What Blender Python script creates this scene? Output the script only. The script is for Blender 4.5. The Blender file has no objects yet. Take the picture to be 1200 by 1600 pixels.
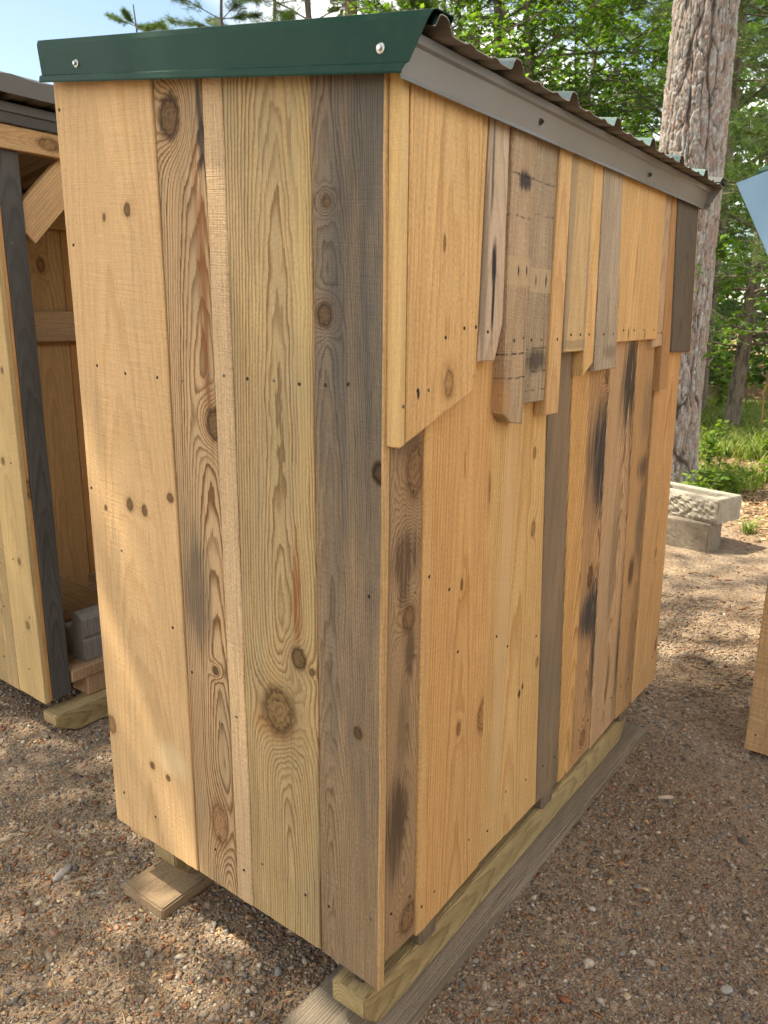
import bpy, bmesh, math, random
import numpy as np
from mathutils import Matrix, Vector

rng = np.random.default_rng(11)
random.seed(5)
scene = bpy.context.scene
col = scene.collection
GZ = -0.19                                   # ground level (shed wall boards hang at about z = 0)

# ------------------------------------------------------------------ camera
CAM = np.array([-1.1554, -0.8647, 1.4912])
PITCH, ROLL, YAW = 0.2450, 0.0087, 0.6402
fw = np.array([math.cos(YAW)*math.cos(PITCH), math.sin(YAW)*math.cos(PITCH), -math.sin(PITCH)])
rt = np.array([math.sin(YAW), -math.cos(YAW), 0.0]); up = np.cross(rt, fw)
r2 = math.cos(ROLL)*rt + math.sin(ROLL)*up
u2 = -math.sin(ROLL)*rt + math.cos(ROLL)*up
cd = bpy.data.cameras.new('camera')
cam = bpy.data.objects.new('camera', cd); col.objects.link(cam)
M4 = Matrix(((r2[0], u2[0], -fw[0], CAM[0]), (r2[1], u2[1], -fw[1], CAM[1]), (r2[2], u2[2], -fw[2], CAM[2]), (0, 0, 0, 1)))
cam.matrix_world = M4
cd.sensor_fit = 'VERTICAL'; cd.sensor_height = 36.0; cd.lens = 1194.64/1600*36
cd.clip_start = 0.02; cd.clip_end = 900
cd.dof.use_dof = True; cd.dof.focus_distance = 2.3; cd.dof.aperture_fstop = 9.0
scene.camera = cam

# ------------------------------------------------------------------ sky, sun, exposure
SUN_EL = math.radians(60); SUN_AZ = math.radians(112)        # azimuth measured from +X towards +Y
w = bpy.data.worlds.new('World'); scene.world = w; w.use_nodes = True
wn = w.node_tree; wn.nodes.clear()
sky = wn.nodes.new('ShaderNodeTexSky'); sky.sky_type = 'NISHITA'; sky.sun_disc = False
sky.sun_elevation = SUN_EL; sky.sun_rotation = math.radians(90) - SUN_AZ
sky.air_density = 1.0; sky.dust_density = 0.5; sky.ozone_density = 1.2
tc = wn.nodes.new('ShaderNodeTexCoord')
nz = wn.nodes.new('ShaderNodeTexNoise'); nz.inputs['Scale'].default_value = 2.2; nz.inputs['Detail'].default_value = 3
mp = wn.nodes.new('ShaderNodeMapping'); mp.inputs['Scale'].default_value = (1, 1, 2.2); mp.inputs['Location'].default_value = (1.69, 3.07, 1.49)
mr = wn.nodes.new('ShaderNodeMapRange'); mr.inputs['From Min'].default_value = .43; mr.inputs['From Max'].default_value = .62
mx = wn.nodes.new('ShaderNodeMix'); mx.data_type = 'RGBA'; mx.inputs['B'].default_value = (11.8, 11.8, 12, 1)  # bright clouds added as fill light; the offset leaves clear sky in view
bg = wn.nodes.new('ShaderNodeBackground'); bg.inputs['Strength'].default_value = 0.115
wo = wn.nodes.new('ShaderNodeOutputWorld')
L = wn.links.new
L(tc.outputs['Generated'], mp.inputs['Vector']); L(mp.outputs['Vector'], nz.inputs['Vector'])
L(nz.outputs['Fac'], mr.inputs['Value']); L(mr.outputs['Result'], mx.inputs['Factor'])
L(sky.outputs['Color'], mx.inputs['A']); L(mx.outputs['Result'], bg.inputs['Color']); L(bg.outputs['Background'], wo.inputs['Surface'])
sl = bpy.data.lights.new('sun', 'SUN'); sl.energy = 5.0; sl.angle = math.radians(0.53); sl.color = (1.0, .95, .86)
sun = bpy.data.objects.new('sun', sl); col.objects.link(sun)
sd = Vector((math.cos(SUN_EL)*math.cos(SUN_AZ), math.cos(SUN_EL)*math.sin(SUN_AZ), math.sin(SUN_EL)))
sun.rotation_euler = sd.to_track_quat('Z', 'Y').to_euler(); sun.location = (0, 5, 20)
vs = scene.view_settings
vs.view_transform = 'Standard'; vs.look = 'None'; vs.gamma = 1; vs.use_curve_mapping = False
vs.exposure = 1.12
vs.use_white_balance = True; vs.white_balance_temperature = 7500; vs.white_balance_tint = 7   # the phone's shade white balance
scene.cycles.use_denoising = True
scene.cycles.max_bounces = 6; scene.cycles.diffuse_bounces = 3; scene.cycles.glossy_bounces = 2; scene.cycles.transmission_bounces = 3; scene.cycles.transparent_max_bounces = 4
scene.cycles.use_adaptive_sampling = True; scene.cycles.adaptive_threshold = .03; scene.cycles.caustics_reflective = False; scene.cycles.caustics_refractive = False

# ------------------------------------------------------------------ object helpers
def tag(o, label=None, cat=None, group=None, kind=None):
    if label: o['label'] = label
    if cat: o['category'] = cat
    if group: o['group'] = group
    if kind: o['kind'] = kind
    return o
def empty(name, loc=(0, 0, 0), rz=0):
    o = bpy.data.objects.new(name, None); col.objects.link(o)
    o.location = loc; o.rotation_euler = (0, 0, rz); o.empty_display_size = .1
    return o
def link(name, me, parent=None, mat=None, loc=(0, 0, 0), rz=0.0, rot=None):
    o = bpy.data.objects.new(name, me); col.objects.link(o)
    if mat is not None and len(me.materials) == 0: me.materials.append(mat)
    o.location = loc; o.rotation_euler = rot if rot else (0, 0, rz)
    if parent:
        o.parent = parent
        if parent.type == 'EMPTY' and not parent.get('own_frame'):
            o.matrix_parent_inverse = Matrix.Translation(-Vector(parent.location))   # coordinates stay the place's own
    return o
def fastmesh(name, v, f, colr=None, smooth=False, mat=None):
    """v (N,3), f (M,k) all the same k"""
    v = np.ascontiguousarray(v, dtype=np.float32); f = np.ascontiguousarray(f, dtype=np.int32)
    me = bpy.data.meshes.new(name); k = f.shape[1]
    me.vertices.add(len(v)); me.vertices.foreach_set('co', v.ravel())
    me.loops.add(f.size); me.loops.foreach_set('vertex_index', f.ravel())
    me.polygons.add(len(f)); me.polygons.foreach_set('loop_start', np.arange(0, f.size, k, dtype=np.int32))
    me.polygons.foreach_set('loop_total', np.full(len(f), k, dtype=np.int32))
    if smooth: me.polygons.foreach_set('use_smooth', np.ones(len(f), dtype=bool))
    if colr is not None:
        a = me.color_attributes.new('tint', 'FLOAT_COLOR', 'POINT')
        c = np.ones((len(v), 4), dtype=np.float32); c[:, :3] = colr
        a.data.foreach_set('color', c.ravel())
    me.update(calc_edges=True)
    if mat: me.materials.append(mat)
    return me
def bm_mesh(name, bm, smooth=False):
    me = bpy.data.meshes.new(name); bm.normal_update(); bm.to_mesh(me); bm.free()
    if smooth:
        for p in me.polygons: p.use_smooth = True
    return me
def poly_mesh(name, pts, t, bevel=.0026, mats=None):
    """polygon (x, z) in the local plane y = 0, thickness t towards +y"""
    bm = bmesh.new()
    a = [bm.verts.new((x, 0, z)) for x, z in pts]; b = [bm.verts.new((x, t, z)) for x, z in pts]
    n = len(pts)
    f1 = bm.faces.new(a); bm.faces.new(b[::-1])
    for i in range(n):
        j = (i+1) % n
        bm.faces.new((a[j], a[i], b[i], b[j]))
    bmesh.ops.recalc_face_normals(bm, faces=bm.faces)
    if bevel:
        bmesh.ops.bevel(bm, geom=[e for e in f1.edges], offset=bevel, segments=1, affect='EDGES')
    return bm_mesh(name, bm)
def box_mesh(name, sx, sy, sz, bevel=.003, seg=1):
    bm = bmesh.new(); bmesh.ops.create_cube(bm, size=1)
    bmesh.ops.scale(bm, vec=(sx, sy, sz), verts=bm.verts)
    if bevel: bmesh.ops.bevel(bm, geom=bm.edges[:], offset=bevel, segments=seg, affect='EDGES')
    return bm_mesh(name, bm)
def box(name, x0, x1, y0, y1, z0, z1, mat, parent=None, bevel=.003, rot=None):
    me = box_mesh(name, x1-x0, y1-y0, z1-z0, bevel)
    return link(name, me, parent, mat, ((x0+x1)/2, (y0+y1)/2, (z0+z1)/2), rot=rot)

# ------------------------------------------------------------------ shader helpers: arithmetic on sockets
class S:
    tree = None
    def __init__(s, k): s.k = k
    @staticmethod
    def node(op, *a):
        n = S.tree.nodes.new('ShaderNodeMath'); n.operation = op
        for i, v in enumerate(a):
            if isinstance(v, S): S.tree.links.new(v.k, n.inputs[i])
            else: n.inputs[i].default_value = v
        return S(n.outputs[0])
    def __add__(s, o): return S.node('ADD', s, o)
    __radd__ = __add__
    def __sub__(s, o): return S.node('SUBTRACT', s, o)
    def __rsub__(s, o): return S.node('SUBTRACT', o, s)
    def __mul__(s, o): return S.node('MULTIPLY', s, o)
    __rmul__ = __mul__
    def __truediv__(s, o): return S.node('DIVIDE', s, o)
def f1(op, *a): return S.node(op, *a)
def clamp(a): return f1('MINIMUM', f1('MAXIMUM', a, 0.0), 1.0)
def smooth(a, b, x):
    n = S.tree.nodes.new('ShaderNodeMapRange'); n.interpolation_type = 'SMOOTHSTEP'
    if a <= b:
        n.inputs['From Min'].default_value = a; n.inputs['From Max'].default_value = b
    else:
        n.inputs['From Min'].default_value = b; n.inputs['From Max'].default_value = a
        n.inputs['To Min'].default_value = 1; n.inputs['To Max'].default_value = 0
    S.tree.links.new(x.k, n.inputs['Value']); return S(n.outputs['Result'])
def vec(x, y, z):
    n = S.tree.nodes.new('ShaderNodeCombineXYZ')
    for i, v in enumerate((x, y, z)):
        if isinstance(v, S): S.tree.links.new(v.k, n.inputs[i])
        else: n.inputs[i].default_value = v
    return S(n.outputs[0])
def noise(v, scale=1.0, detail=2.0, rough=.5):
    n = S.tree.nodes.new('ShaderNodeTexNoise'); n.inputs['Scale'].default_value = scale
    n.inputs['Detail'].default_value = detail; n.inputs['Roughness'].default_value = rough
    S.tree.links.new(v.k, n.inputs['Vector']); return S(n.outputs['Fac'])
def voro(v, scale, feature='F1', out='Distance', rand=1.0):
    n = S.tree.nodes.new('ShaderNodeTexVoronoi'); n.feature = feature; n.inputs['Scale'].default_value = scale
    n.inputs['Randomness'].default_value = rand
    S.tree.links.new(v.k, n.inputs['Vector']); return S(n.outputs[out])
def mixc(fac, a, b, blend='MIX'):
    n = S.tree.nodes.new('ShaderNodeMix'); n.data_type = 'RGBA'; n.blend_type = blend
    for key, v in (('Factor', fac), ('A', a), ('B', b)):
        sock = [i for i in n.inputs if i.name == key and (i.type == 'RGBA' if key != 'Factor' else i.type == 'VALUE')][0]
        if isinstance(v, S): S.tree.links.new(v.k, sock)
        elif key == 'Factor': sock.default_value = v
        else: sock.default_value = (*v[:3], 1)
    return S([o for o in n.outputs if o.type == 'RGBA'][0])
def ramp(fac, stops):
    n = S.tree.nodes.new('ShaderNodeValToRGB'); e = n.color_ramp.elements
    while len(e) < len(stops): e.new(.5)
    for i, (p, c) in enumerate(stops): e[i].position = p; e[i].color = (*c, 1)
    S.tree.links.new(fac.k, n.inputs[0]); return S(n.outputs[0])
def scalec(c, s): return mixc(1.0, c, vec(s, s, s), 'MULTIPLY')
def newmat(name):
    m = bpy.data.materials.new(name); m.use_nodes = True; S.tree = m.node_tree
    p = m.node_tree.nodes['Principled BSDF']
    return m, p
def setp(p, key, v):
    if isinstance(v, S): S.tree.links.new(v.k, p.inputs[key])
    elif isinstance(v, (tuple, list)): p.inputs[key].default_value = (*v[:3], 1)
    else: p.inputs[key].default_value = v
def bump(p, h, dist=.002, strength=1.0):
    n = S.tree.nodes.new('ShaderNodeBump'); n.inputs['Distance'].default_value = dist; n.inputs['Strength'].default_value = strength
    S.tree.links.new(h.k, n.inputs['Height']); S.tree.links.new(n.outputs['Normal'], p.inputs['Normal'])
def objcoord(which='Object'):
    t = S.tree.nodes.new('ShaderNodeTexCoord'); s = S.tree.nodes.new('ShaderNodeSeparateXYZ')
    S.tree.links.new(t.outputs[which], s.inputs[0])
    return S(t.outputs[which]), S(s.outputs[0]), S(s.outputs[1]), S(s.outputs[2])
def attr(name='tint'):
    n = S.tree.nodes.new('ShaderNodeAttribute'); n.attribute_name = name; return S(n.outputs['Color'])

# ------------------------------------------------------------------ wood: solid growth rings in board coordinates
def wood(name, light, dark, freq=150, u0=0.0, d=.03, tilt=.05, contrast=.6, knots=(), stains=(), bands=(), saw=.25,
         fuzz=.5, grey=None, wob=.006, seed=None, rough=.72, var=.22, sharp=.5):
    m, p = newmat(name)
    if seed is None: seed = (sum(ord(c)*(i+1) for i, c in enumerate(name)) % 97)/9.7
    o, x, y, z = objcoord()
    zs = z + seed*3.7
    n1 = noise(vec(x*3.2, y*3.2, zs*.9), 1, 1) - .5
    n2 = noise(vec(x*17.0 + 3.1, y*17.0, zs*3.4), 1, 2) - .5
    X = x - u0 + n1*(wob*4) + n2*(wob*.8)
    n3 = noise(vec(x*48.0 + 9.1, y*48.0, zs*13.0), 1, 1) - .5
    D = y + z*tilt + n1*(wob*5) + n2*(wob*2.0) + n3*(wob*.55) + d
    kd = []
    for (kx, kz, kr, ka, kk, kA) in knots:
        dx = x - kx + n2*(kr*.35); dz = (z - kz)*ka
        r2_ = dx*dx + dz*dz
        D = D + f1('EXPONENT', r2_*(-1/(kr*2.0)**2))*(kr*kA*.8)
        kd.append((f1('SQRT', r2_), kr, kk))
    rr = f1('SQRT', X*X + D*D)
    fib = noise(vec(x*300.0, y*300.0, zs*9.0), 1, 1, .6)
    ph = rr*freq + (fib - .5)*.5
    fr = f1('FRACT', ph)
    rid = f1('FRACT', f1('SINE', f1('FLOOR', ph)*12.9898 + seed)*43.7)
    low = noise(vec(x*11.0 + 5, y*11.0, zs*1.4), 1, 2)
    prof = smooth(.5-.3*sharp, .93, fr)*smooth(1.0, .93, fr)*(rid*.75 + .4)*(low*1.3 + .3)
    stk = noise(vec(x*95.0 + n2*3.0, y*95.0, zs*1.3), 1, 2, .6)
    spk = noise(vec(x*230.0, y*230.0, zs*120.0), 1, 0)
    c = mixc(clamp(prof*contrast), light, dark)
    c = mixc(clamp(smooth(.50, .72, stk)*.5), c, dark)
    c = scalec(c, (low - .5)*var*2.2 + n2*(var*.9) + (fib - .5)*(.8*fuzz) + (stk - .5)*(.32 + .45*fuzz) + (spk - .5)*(.5*fuzz) + 1.0)
    swm = noise(vec(x*7.0, y*7.0, z*330.0 + x*25.0), 1, 1, .7)
    swl = smooth(-.12, .2, n1 + n2*.5)
    c = scalec(c, (swm - .5)*swl*(saw*1.2) + 1.0)
    if grey:
        gc, base, gz, gx = grey
        gm = noise(vec(x*16.0, y*16.0, zs*1.9), 1, 3, .62)
        g = clamp((gm - .5)*2.2 + z*gz + x*gx + base)
        gf = mixc(clamp(prof*1.1), gc, tuple(v*.45 for v in gc))
        gf = scalec(gf, (fib - .5)*.8 + (low - .5)*.6 + 1.0)
        c = mixc(g*.94, c, gf)
    if bands: bn = noise(vec(x*45.0, y*40.0, z*110.0), 1, 1)
    for (bz, bh, st, sc) in bands:
        q = f1('ABSOLUTE', z - bz + n2*.012)/bh
        c = mixc(clamp(smooth(1.0, .4 if bh < .01 else .85, q)*(smooth(.36, .6, bn) if bh < .01 else 1.0)*st), c, sc)
    if stains: sn = clamp((noise(vec(x*85.0 + n2*2.0, y*60.0, zs*3.4), 1, 4, .7) - .5)*2.4 + .5 + n2*.8)
    for (sx, sz, rx, rz, st, sc) in stains:
        a = (x - sx)/rx; b = (z - sz)/rz
        q = f1('EXPONENT', (a*a + b*b)*-1.0)
        c = mixc(clamp(smooth(.06, .62, q*(sn*.85 + (stk - .5)*1.1 + prof*.35 + .28))*st), c, sc)
    if kd: kn = noise(vec(x*80.0, y*80.0, z*80.0), 1, 2) - .5
    for (q, kr, kk) in kd:
        q = q + kn*(kr*.55) + n3*(kr*.5)
        big = kr > .0155
        inside = smooth(kr*1.08, kr*.86, q)
        rim = smooth(kr*.7, kr*.98, q)*smooth(kr*1.5, kr*1.0, q)
        halo = smooth(kr*2.6, kr*.9, q)
        klight = tuple(l*(.74 - .48*kk) for l in (light[0], light[1]*.86, light[2]*.76))
        kdark = tuple(l*(.24 - .18*kk) for l in (light[0], light[1]*.74, light[2]*.62))
        c = mixc(halo*(.28 if big else .16), c, tuple(l*.62 for l in (light[0]*1.05, light[1]*.85, light[2]*.7)))
        kc = mixc(clamp((smooth(.35, .9, f1('FRACT', q*(3.2/kr)))*.45 if big else .3) + kn*1.6 + smooth(kr*.35, kr*.95, q)*(.4 if big else .2)), klight, kdark)
        c = mixc(inside*.92, c, kc)
        c = mixc(rim*((.35 + .5*kk) if big else .25), c, kdark)
    setp(p, 'Base Color', c)
    setp(p, 'Roughness', clamp((fib - .5)*.3 + rough)); p.inputs['Specular IOR Level'].default_value = .2
    h = (fib*(.7*fuzz)) + swm*(saw*1.1) + spk*(.6*fuzz)
    bump(p, h, .0024, .85)
    return m

PINE = (.630, .376, .179); PINE_D = (.440, .221, .082)
ORNG = (0.611, 0.354, 0.151); ORNG_D = (.380, .160, .044)
PALE = (.600, .395, .209)
GREY = (.170, .145, .115); DGREY = (.095, .082, .068)
BLK = (.028, .026, .030)

def plain(name, c, rough=.6, metal=0.0, spec=.4, varn=.15, nscale=14, bumpd=0.0):
    m, p = newmat(name)
    o, x, y, z = objcoord()
    n = noise(o, nscale, 4, .6)
    setp(p, 'Base Color', scalec(vec(*c), (n - .5)*varn*2 + 1.0))
    setp(p, 'Roughness', clamp((n - .5)*.25 + rough)); p.inputs['Metallic'].default_value = metal
    p.inputs['Specular IOR Level'].default_value = spec
    if bumpd: bump(p, noise(o, nscale*4, 4, .6), bumpd, .6)
    return m
def painted_metal(name, c, rough=.32, scratch=.25, spec=.5):
    m, p = newmat(name)
    o, x, y, z = objcoord()
    n = noise(o, 5, 5, .65); dust = smooth(.5, .8, noise(o, 21, 5, .7))
    cc = scalec(vec(*c), (n - .5)*.3 + 1.0)
    cc = mixc(dust*.07, cc, (.3, .27, .22))
    sc = smooth(.012, .003, voro(vec(x*4.0, y*2.0, z*3.0), 1.0, 'DISTANCE_TO_EDGE'))*smooth(.55, .7, noise(o, 9, 2))
    cc = mixc(clamp(sc*scratch), cc, (.4, .46, .42))
    setp(p, 'Base Color', cc); setp(p, 'Roughness', clamp(dust*.25 + (n - .5)*.15 + rough)); p.inputs['Specular IOR Level'].default_value = spec
    bump(p, noise(o, 3.5, 2) + noise(o, 14, 2)*.12, .010, .4)
    return m
M_GREEN = painted_metal('green_trim_paint', (.006, .040, .027), .45, spec=.18)
M_ROOF = painted_metal('green_roof_paint', (.09, .155, .145), .25)
M_TAUPE = painted_metal('taupe_trim_paint', (.205, .197, .186), .34, .05)
M_UNDER = painted_metal('taupe_roof_underside', (.27, .225, .175), .5, .05)
M_BLUE = painted_metal('blue_trim_paint', (.22, .40, .60), .35, .1)
M_STEEL = plain('screw_steel', (.55, .54, .52), .3, 1.0); M_DULL = plain('dull_screw_steel', (.20, .185, .165), .5, .8)
M_RUST = plain('dark_screw', (.06, .045, .035), .55, .6)
M_HOLE = plain('screw_hole', (.012, .009, .007), .9)

# screws ----------------------------------------------------------------
def screw_mesh():
    bm = bmesh.new()
    for r, y, mi in ((.0052, .0, 1), (.0034, -.0012, 0)):
        vs_ = [bm.verts.new((r*math.cos(a), y - .0004, r*math.sin(a)*1.15)) for a in [i*math.tau/9 for i in range(9)]]
        b_ = [bm.verts.new((r*math.cos(a), .006, r*math.sin(a)*1.15)) for a in [i*math.tau/9 for i in range(9)]]
        f = bm.faces.new(vs_); f.material_index = mi
        for i in range(9):
            g = bm.faces.new((vs_[i], vs_[(i+1) % 9], b_[(i+1) % 9], b_[i])); g.material_index = mi
    bmesh.ops.recalc_face_normals(bm, faces=bm.faces)
    me = bm_mesh('screw', bm); me.materials.append(M_RUST); me.materials.append(M_HOLE); return me
SCREW = screw_mesh()
SCREW_B = SCREW.copy(); SCREW_B.materials.clear(); SCREW_B.materials.append(M_DULL); SCREW_B.materials.append(M_HOLE)
def hexscrew_mesh():
    bm = bmesh.new()
    def ring(r, y, n): return [bm.verts.new((r*math.cos(i*math.tau/n), y, r*math.sin(i*math.tau/n))) for i in range(n)]
    prev = None
    for r, y in ((.0085, 0), (.0085, -.002), (.0060, -.0028)):
        c = ring(r, y, 14)
        if prev:
            for i in range(14): bm.faces.new((prev[i], prev[(i+1) % 14], c[(i+1) % 14], c[i]))
        prev = c
    bm.faces.new(prev)
    a = ring(.0046, -.0028, 6); b = ring(.0046, -.008, 6)
    for i in range(6): bm.faces.new((a[i], a[(i+1) % 6], b[(i+1) % 6], b[i]))
    bm.faces.new(b)
    bmesh.ops.recalc_face_normals(bm, faces=bm.faces)
    me = bm_mesh('hex_screw', bm); me.materials.append(M_STEEL); return me
HEX = hexscrew_mesh()

# a plank in a wall: outline given in wall coordinates (u across, z up), seen from outside -----
def jitter_edge(p, q, n, amp, r):
    out = []
    for i in range(n):
        t = i/n
        x = p[0] + (q[0]-p[0])*t; z = p[1] + (q[1]-p[1])*t
        if i: x += r.uniform(-amp, amp)
        out.append((x, z))
    return out
def plank(parent, wall, u_l, u_r, zb_l, zb_r, zt_l, zt_r, t, mat, off=0.0, ut_l=None, ut_r=None, screws=(), rag=.0012, extra=None, name='board', steel=.4, edge=None):
    """wall: (origin xyz, rz).  local x = u, local +y = into the wall. off > 0 moves the face outwards."""
    r = random.Random(int((u_l+9)*1000) + int(zt_l*77))
    ut_l = u_l if ut_l is None else ut_l; ut_r = u_r if ut_r is None else ut_r
    uc = (u_l+u_r)/2
    if extra: pts = [(a-uc, b) for a, b in extra]
    else:
        n = max(2, int((zt_l-zb_l)/.16))
        pts = []
        pts += jitter_edge((u_l-uc, zt_l), (u_l-uc + 0, zb_l), 1, 0, r)[:0]
        pts += jitter_edge((u_l-uc, zb_l), (u_r-uc, zb_r), max(1, int((u_r-u_l)/.02)), 0, r)
        pts = [(a, b + (r.uniform(-.0012, .0012) if i else 0)) for i, (a, b) in enumerate(pts)]
        pts += jitter_edge((u_r-uc, zb_r), (ut_r-uc, zt_r), n, rag, r)
        pts += [(ut_r-uc, zt_r)]
        pts += jitter_edge((ut_l-uc, zt_l), (u_l-uc, zb_l), n, rag, r)
    me = poly_mesh(name, pts, t)
    (ox, oy, oz), rz = wall
    c, s = math.cos(rz), math.sin(rz)
    lx, ly = uc, -off
    o = link(name, me, parent, mat, (ox + c*lx - s*ly, oy + s*lx + c*ly, oz), rz + (r.uniform(-.007, .007) if not extra else 0))
    if edge:
        me.materials.append(edge)
        for f in me.polygons:
            if abs(f.normal.x) > .5: f.material_index = 1
    for (su, sz) in screws:
        k = link('screw', SCREW_B if r.random() < steel else SCREW, o, None, (su-uc, -.0002, sz)); k.scale = (.72, .8, .72)
        k.rotation_euler = (0, r.uniform(0, 6), 0)
    return o

# ------------------------------------------------------------------ sheet metal
def sheet(name, rows, mat, parent=None, thick=.0009, mat2=None):
    """rows: list of polylines (same length); solid sheet with thickness"""
    bm = bmesh.new(); vv = [[bm.verts.new(p) for p in r] for r in rows]
    for a, b in zip(vv[:-1], vv[1:]):
        for i in range(len(a)-1): bm.faces.new((a[i], a[i+1], b[i+1], b[i]))
    bmesh.ops.recalc_face_normals(bm, faces=bm.faces)
    me = bm_mesh(name, bm); me.materials.append(mat)
    o = link(name, me, parent)
    sm = o.modifiers.new('thickness', 'SOLIDIFY'); sm.thickness = thick; sm.offset = 0
    if mat2: me.materials.append(mat2); sm.material_offset = 1; sm.material_offset_rim = 1
    return o
def rib(x, pitch, x_first):
    a = ((x - x_first + pitch/2) % pitch) - pitch/2
    z = 0.0
    def bmp(u, h, flat, base):
        u = abs(u)
        if u < flat: return h
        if u < base:
            t = (u-flat)/(base-flat); return h*(.5+.5*math.cos(math.pi*t))
        return 0
    z += bmp(a, .023, .008, .030)
    for m in (-pitch/3, pitch/3): z += bmp(a-m, .0045, .006, .018)
    return z
def roof_sheet(parent, x0, x1, y0, y1, z0, slope, pitch, xf, top=None, under=None, name='roof_panel'):
    n = int((x1-x0)/.0065); rows = []
    for k in range(5):
        y = y0 + (y1-y0)*k/4
        rows.append([(x0+(x1-x0)*i/n, y, z0 + slope*(y-y0) + rib(x0+(x1-x0)*i/n, pitch, xf)) for i in range(n+1)])
    bm = bmesh.new()
    T = [[bm.verts.new(p) for p in r] for r in rows]
    B = [[bm.verts.new((p[0], p[1], p[2]-.0015)) for p in r] for r in rows]
    for a, b in zip(T[:-1], T[1:]):
        for i in range(n): bm.faces.new((a[i], a[i+1], b[i+1], b[i])).smooth = True
    for a, b in zip(B[:-1], B[1:]):
        for i in range(n):
            f = bm.faces.new((a[i+1], a[i], b[i], b[i+1])); f.material_index = 1; f.smooth = True
    for k in (0, -1):
        for i in range(n):
            f = bm.faces.new((T[k][i], T[k][i+1], B[k][i+1], B[k][i])); f.material_index = 1
    me = bm_mesh(name, bm); me.materials.append(top or M_ROOF); me.materials.append(under or M_UNDER)
    return link(name, me, parent)
def rake_trim(parent, xf, sgn, y0b, y0t, y1b, y1t, zf, h, mat, name='rake_trim'):
    prof = [(.0075, -.003), (.0085, .000), (.0070, .0105), (0, .0150), (0, h-.012), (-.004, h-.001), (-.012, h+.002), (-.062, h+.004), (-.064, h-.012)]
    rows = []
    for k in range(9):
        t = k/8; row = []
        for dx, dz in prof:
            s = min(1, max(0, dz/h)); ya = y0b+(y0t-y0b)*s; yb = y1b+(y1t-y1b)*s
            y = ya+(yb-ya)*t
            wv = .0012*math.sin(k*2.1)*(1 if 0 < dz < h*.7 else 0)
            row.append((xf + sgn*(dx+wv), y, zf(y) + dz))
        rows.append(row)
    return sheet(name, rows, mat, parent)

# ------------------------------------------------------------------ ground sheet
def vnoise(x, y, seed=0):
    x = np.asarray(x, float); y = np.asarray(y, float)
    xi = np.floor(x).astype(int); yi = np.floor(y).astype(int); xf = x-xi; yf = y-yi
    def h(a, b):
        n = (a*374761393 + b*668265263 + seed*974634) & 0x7fffffff
        n = ((n ^ (n >> 13))*1274126177) & 0x7fffffff
        return ((n ^ (n >> 16)) & 0xffff)/65535.0
    u = xf*xf*(3-2*xf); v = yf*yf*(3-2*yf)
    return (h(xi, yi)*(1-u)+h(xi+1, yi)*u)*(1-v) + (h(xi, yi+1)*(1-u)+h(xi+1, yi+1)*u)*v
def gheight(x, y):
    x = np.asarray(x, float); y = np.asarray(y, float)
    far = np.clip((np.hypot(x-1, y)-6)/14, 0, 1)
    h = (vnoise(x*1.3+40, y*1.3+40, 1)-.5)*.022 + (vnoise(x*5+90, y*5+70, 2)-.5)*.010 + (vnoise(x*17+90, y*17+70, 3)-.5)*.006
    h += far*((vnoise(x*.25+90, y*.25+60, 4)-.5)*.5)
    under = np.clip(1-np.maximum(np.maximum(-.1-x, x-2.1), np.maximum(-.08-y, y-1.1))/.25, 0, 1)   # firm pad under the shed
    return GZ + h*(1-under*.8) - .004
def forest_mask(x, y):
    return np.clip((x + .35*y - 5.6 + (vnoise(x*1.1+10, y*1.1+10, 7)-.5)*1.6)/1.2, 0, 1)
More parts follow.
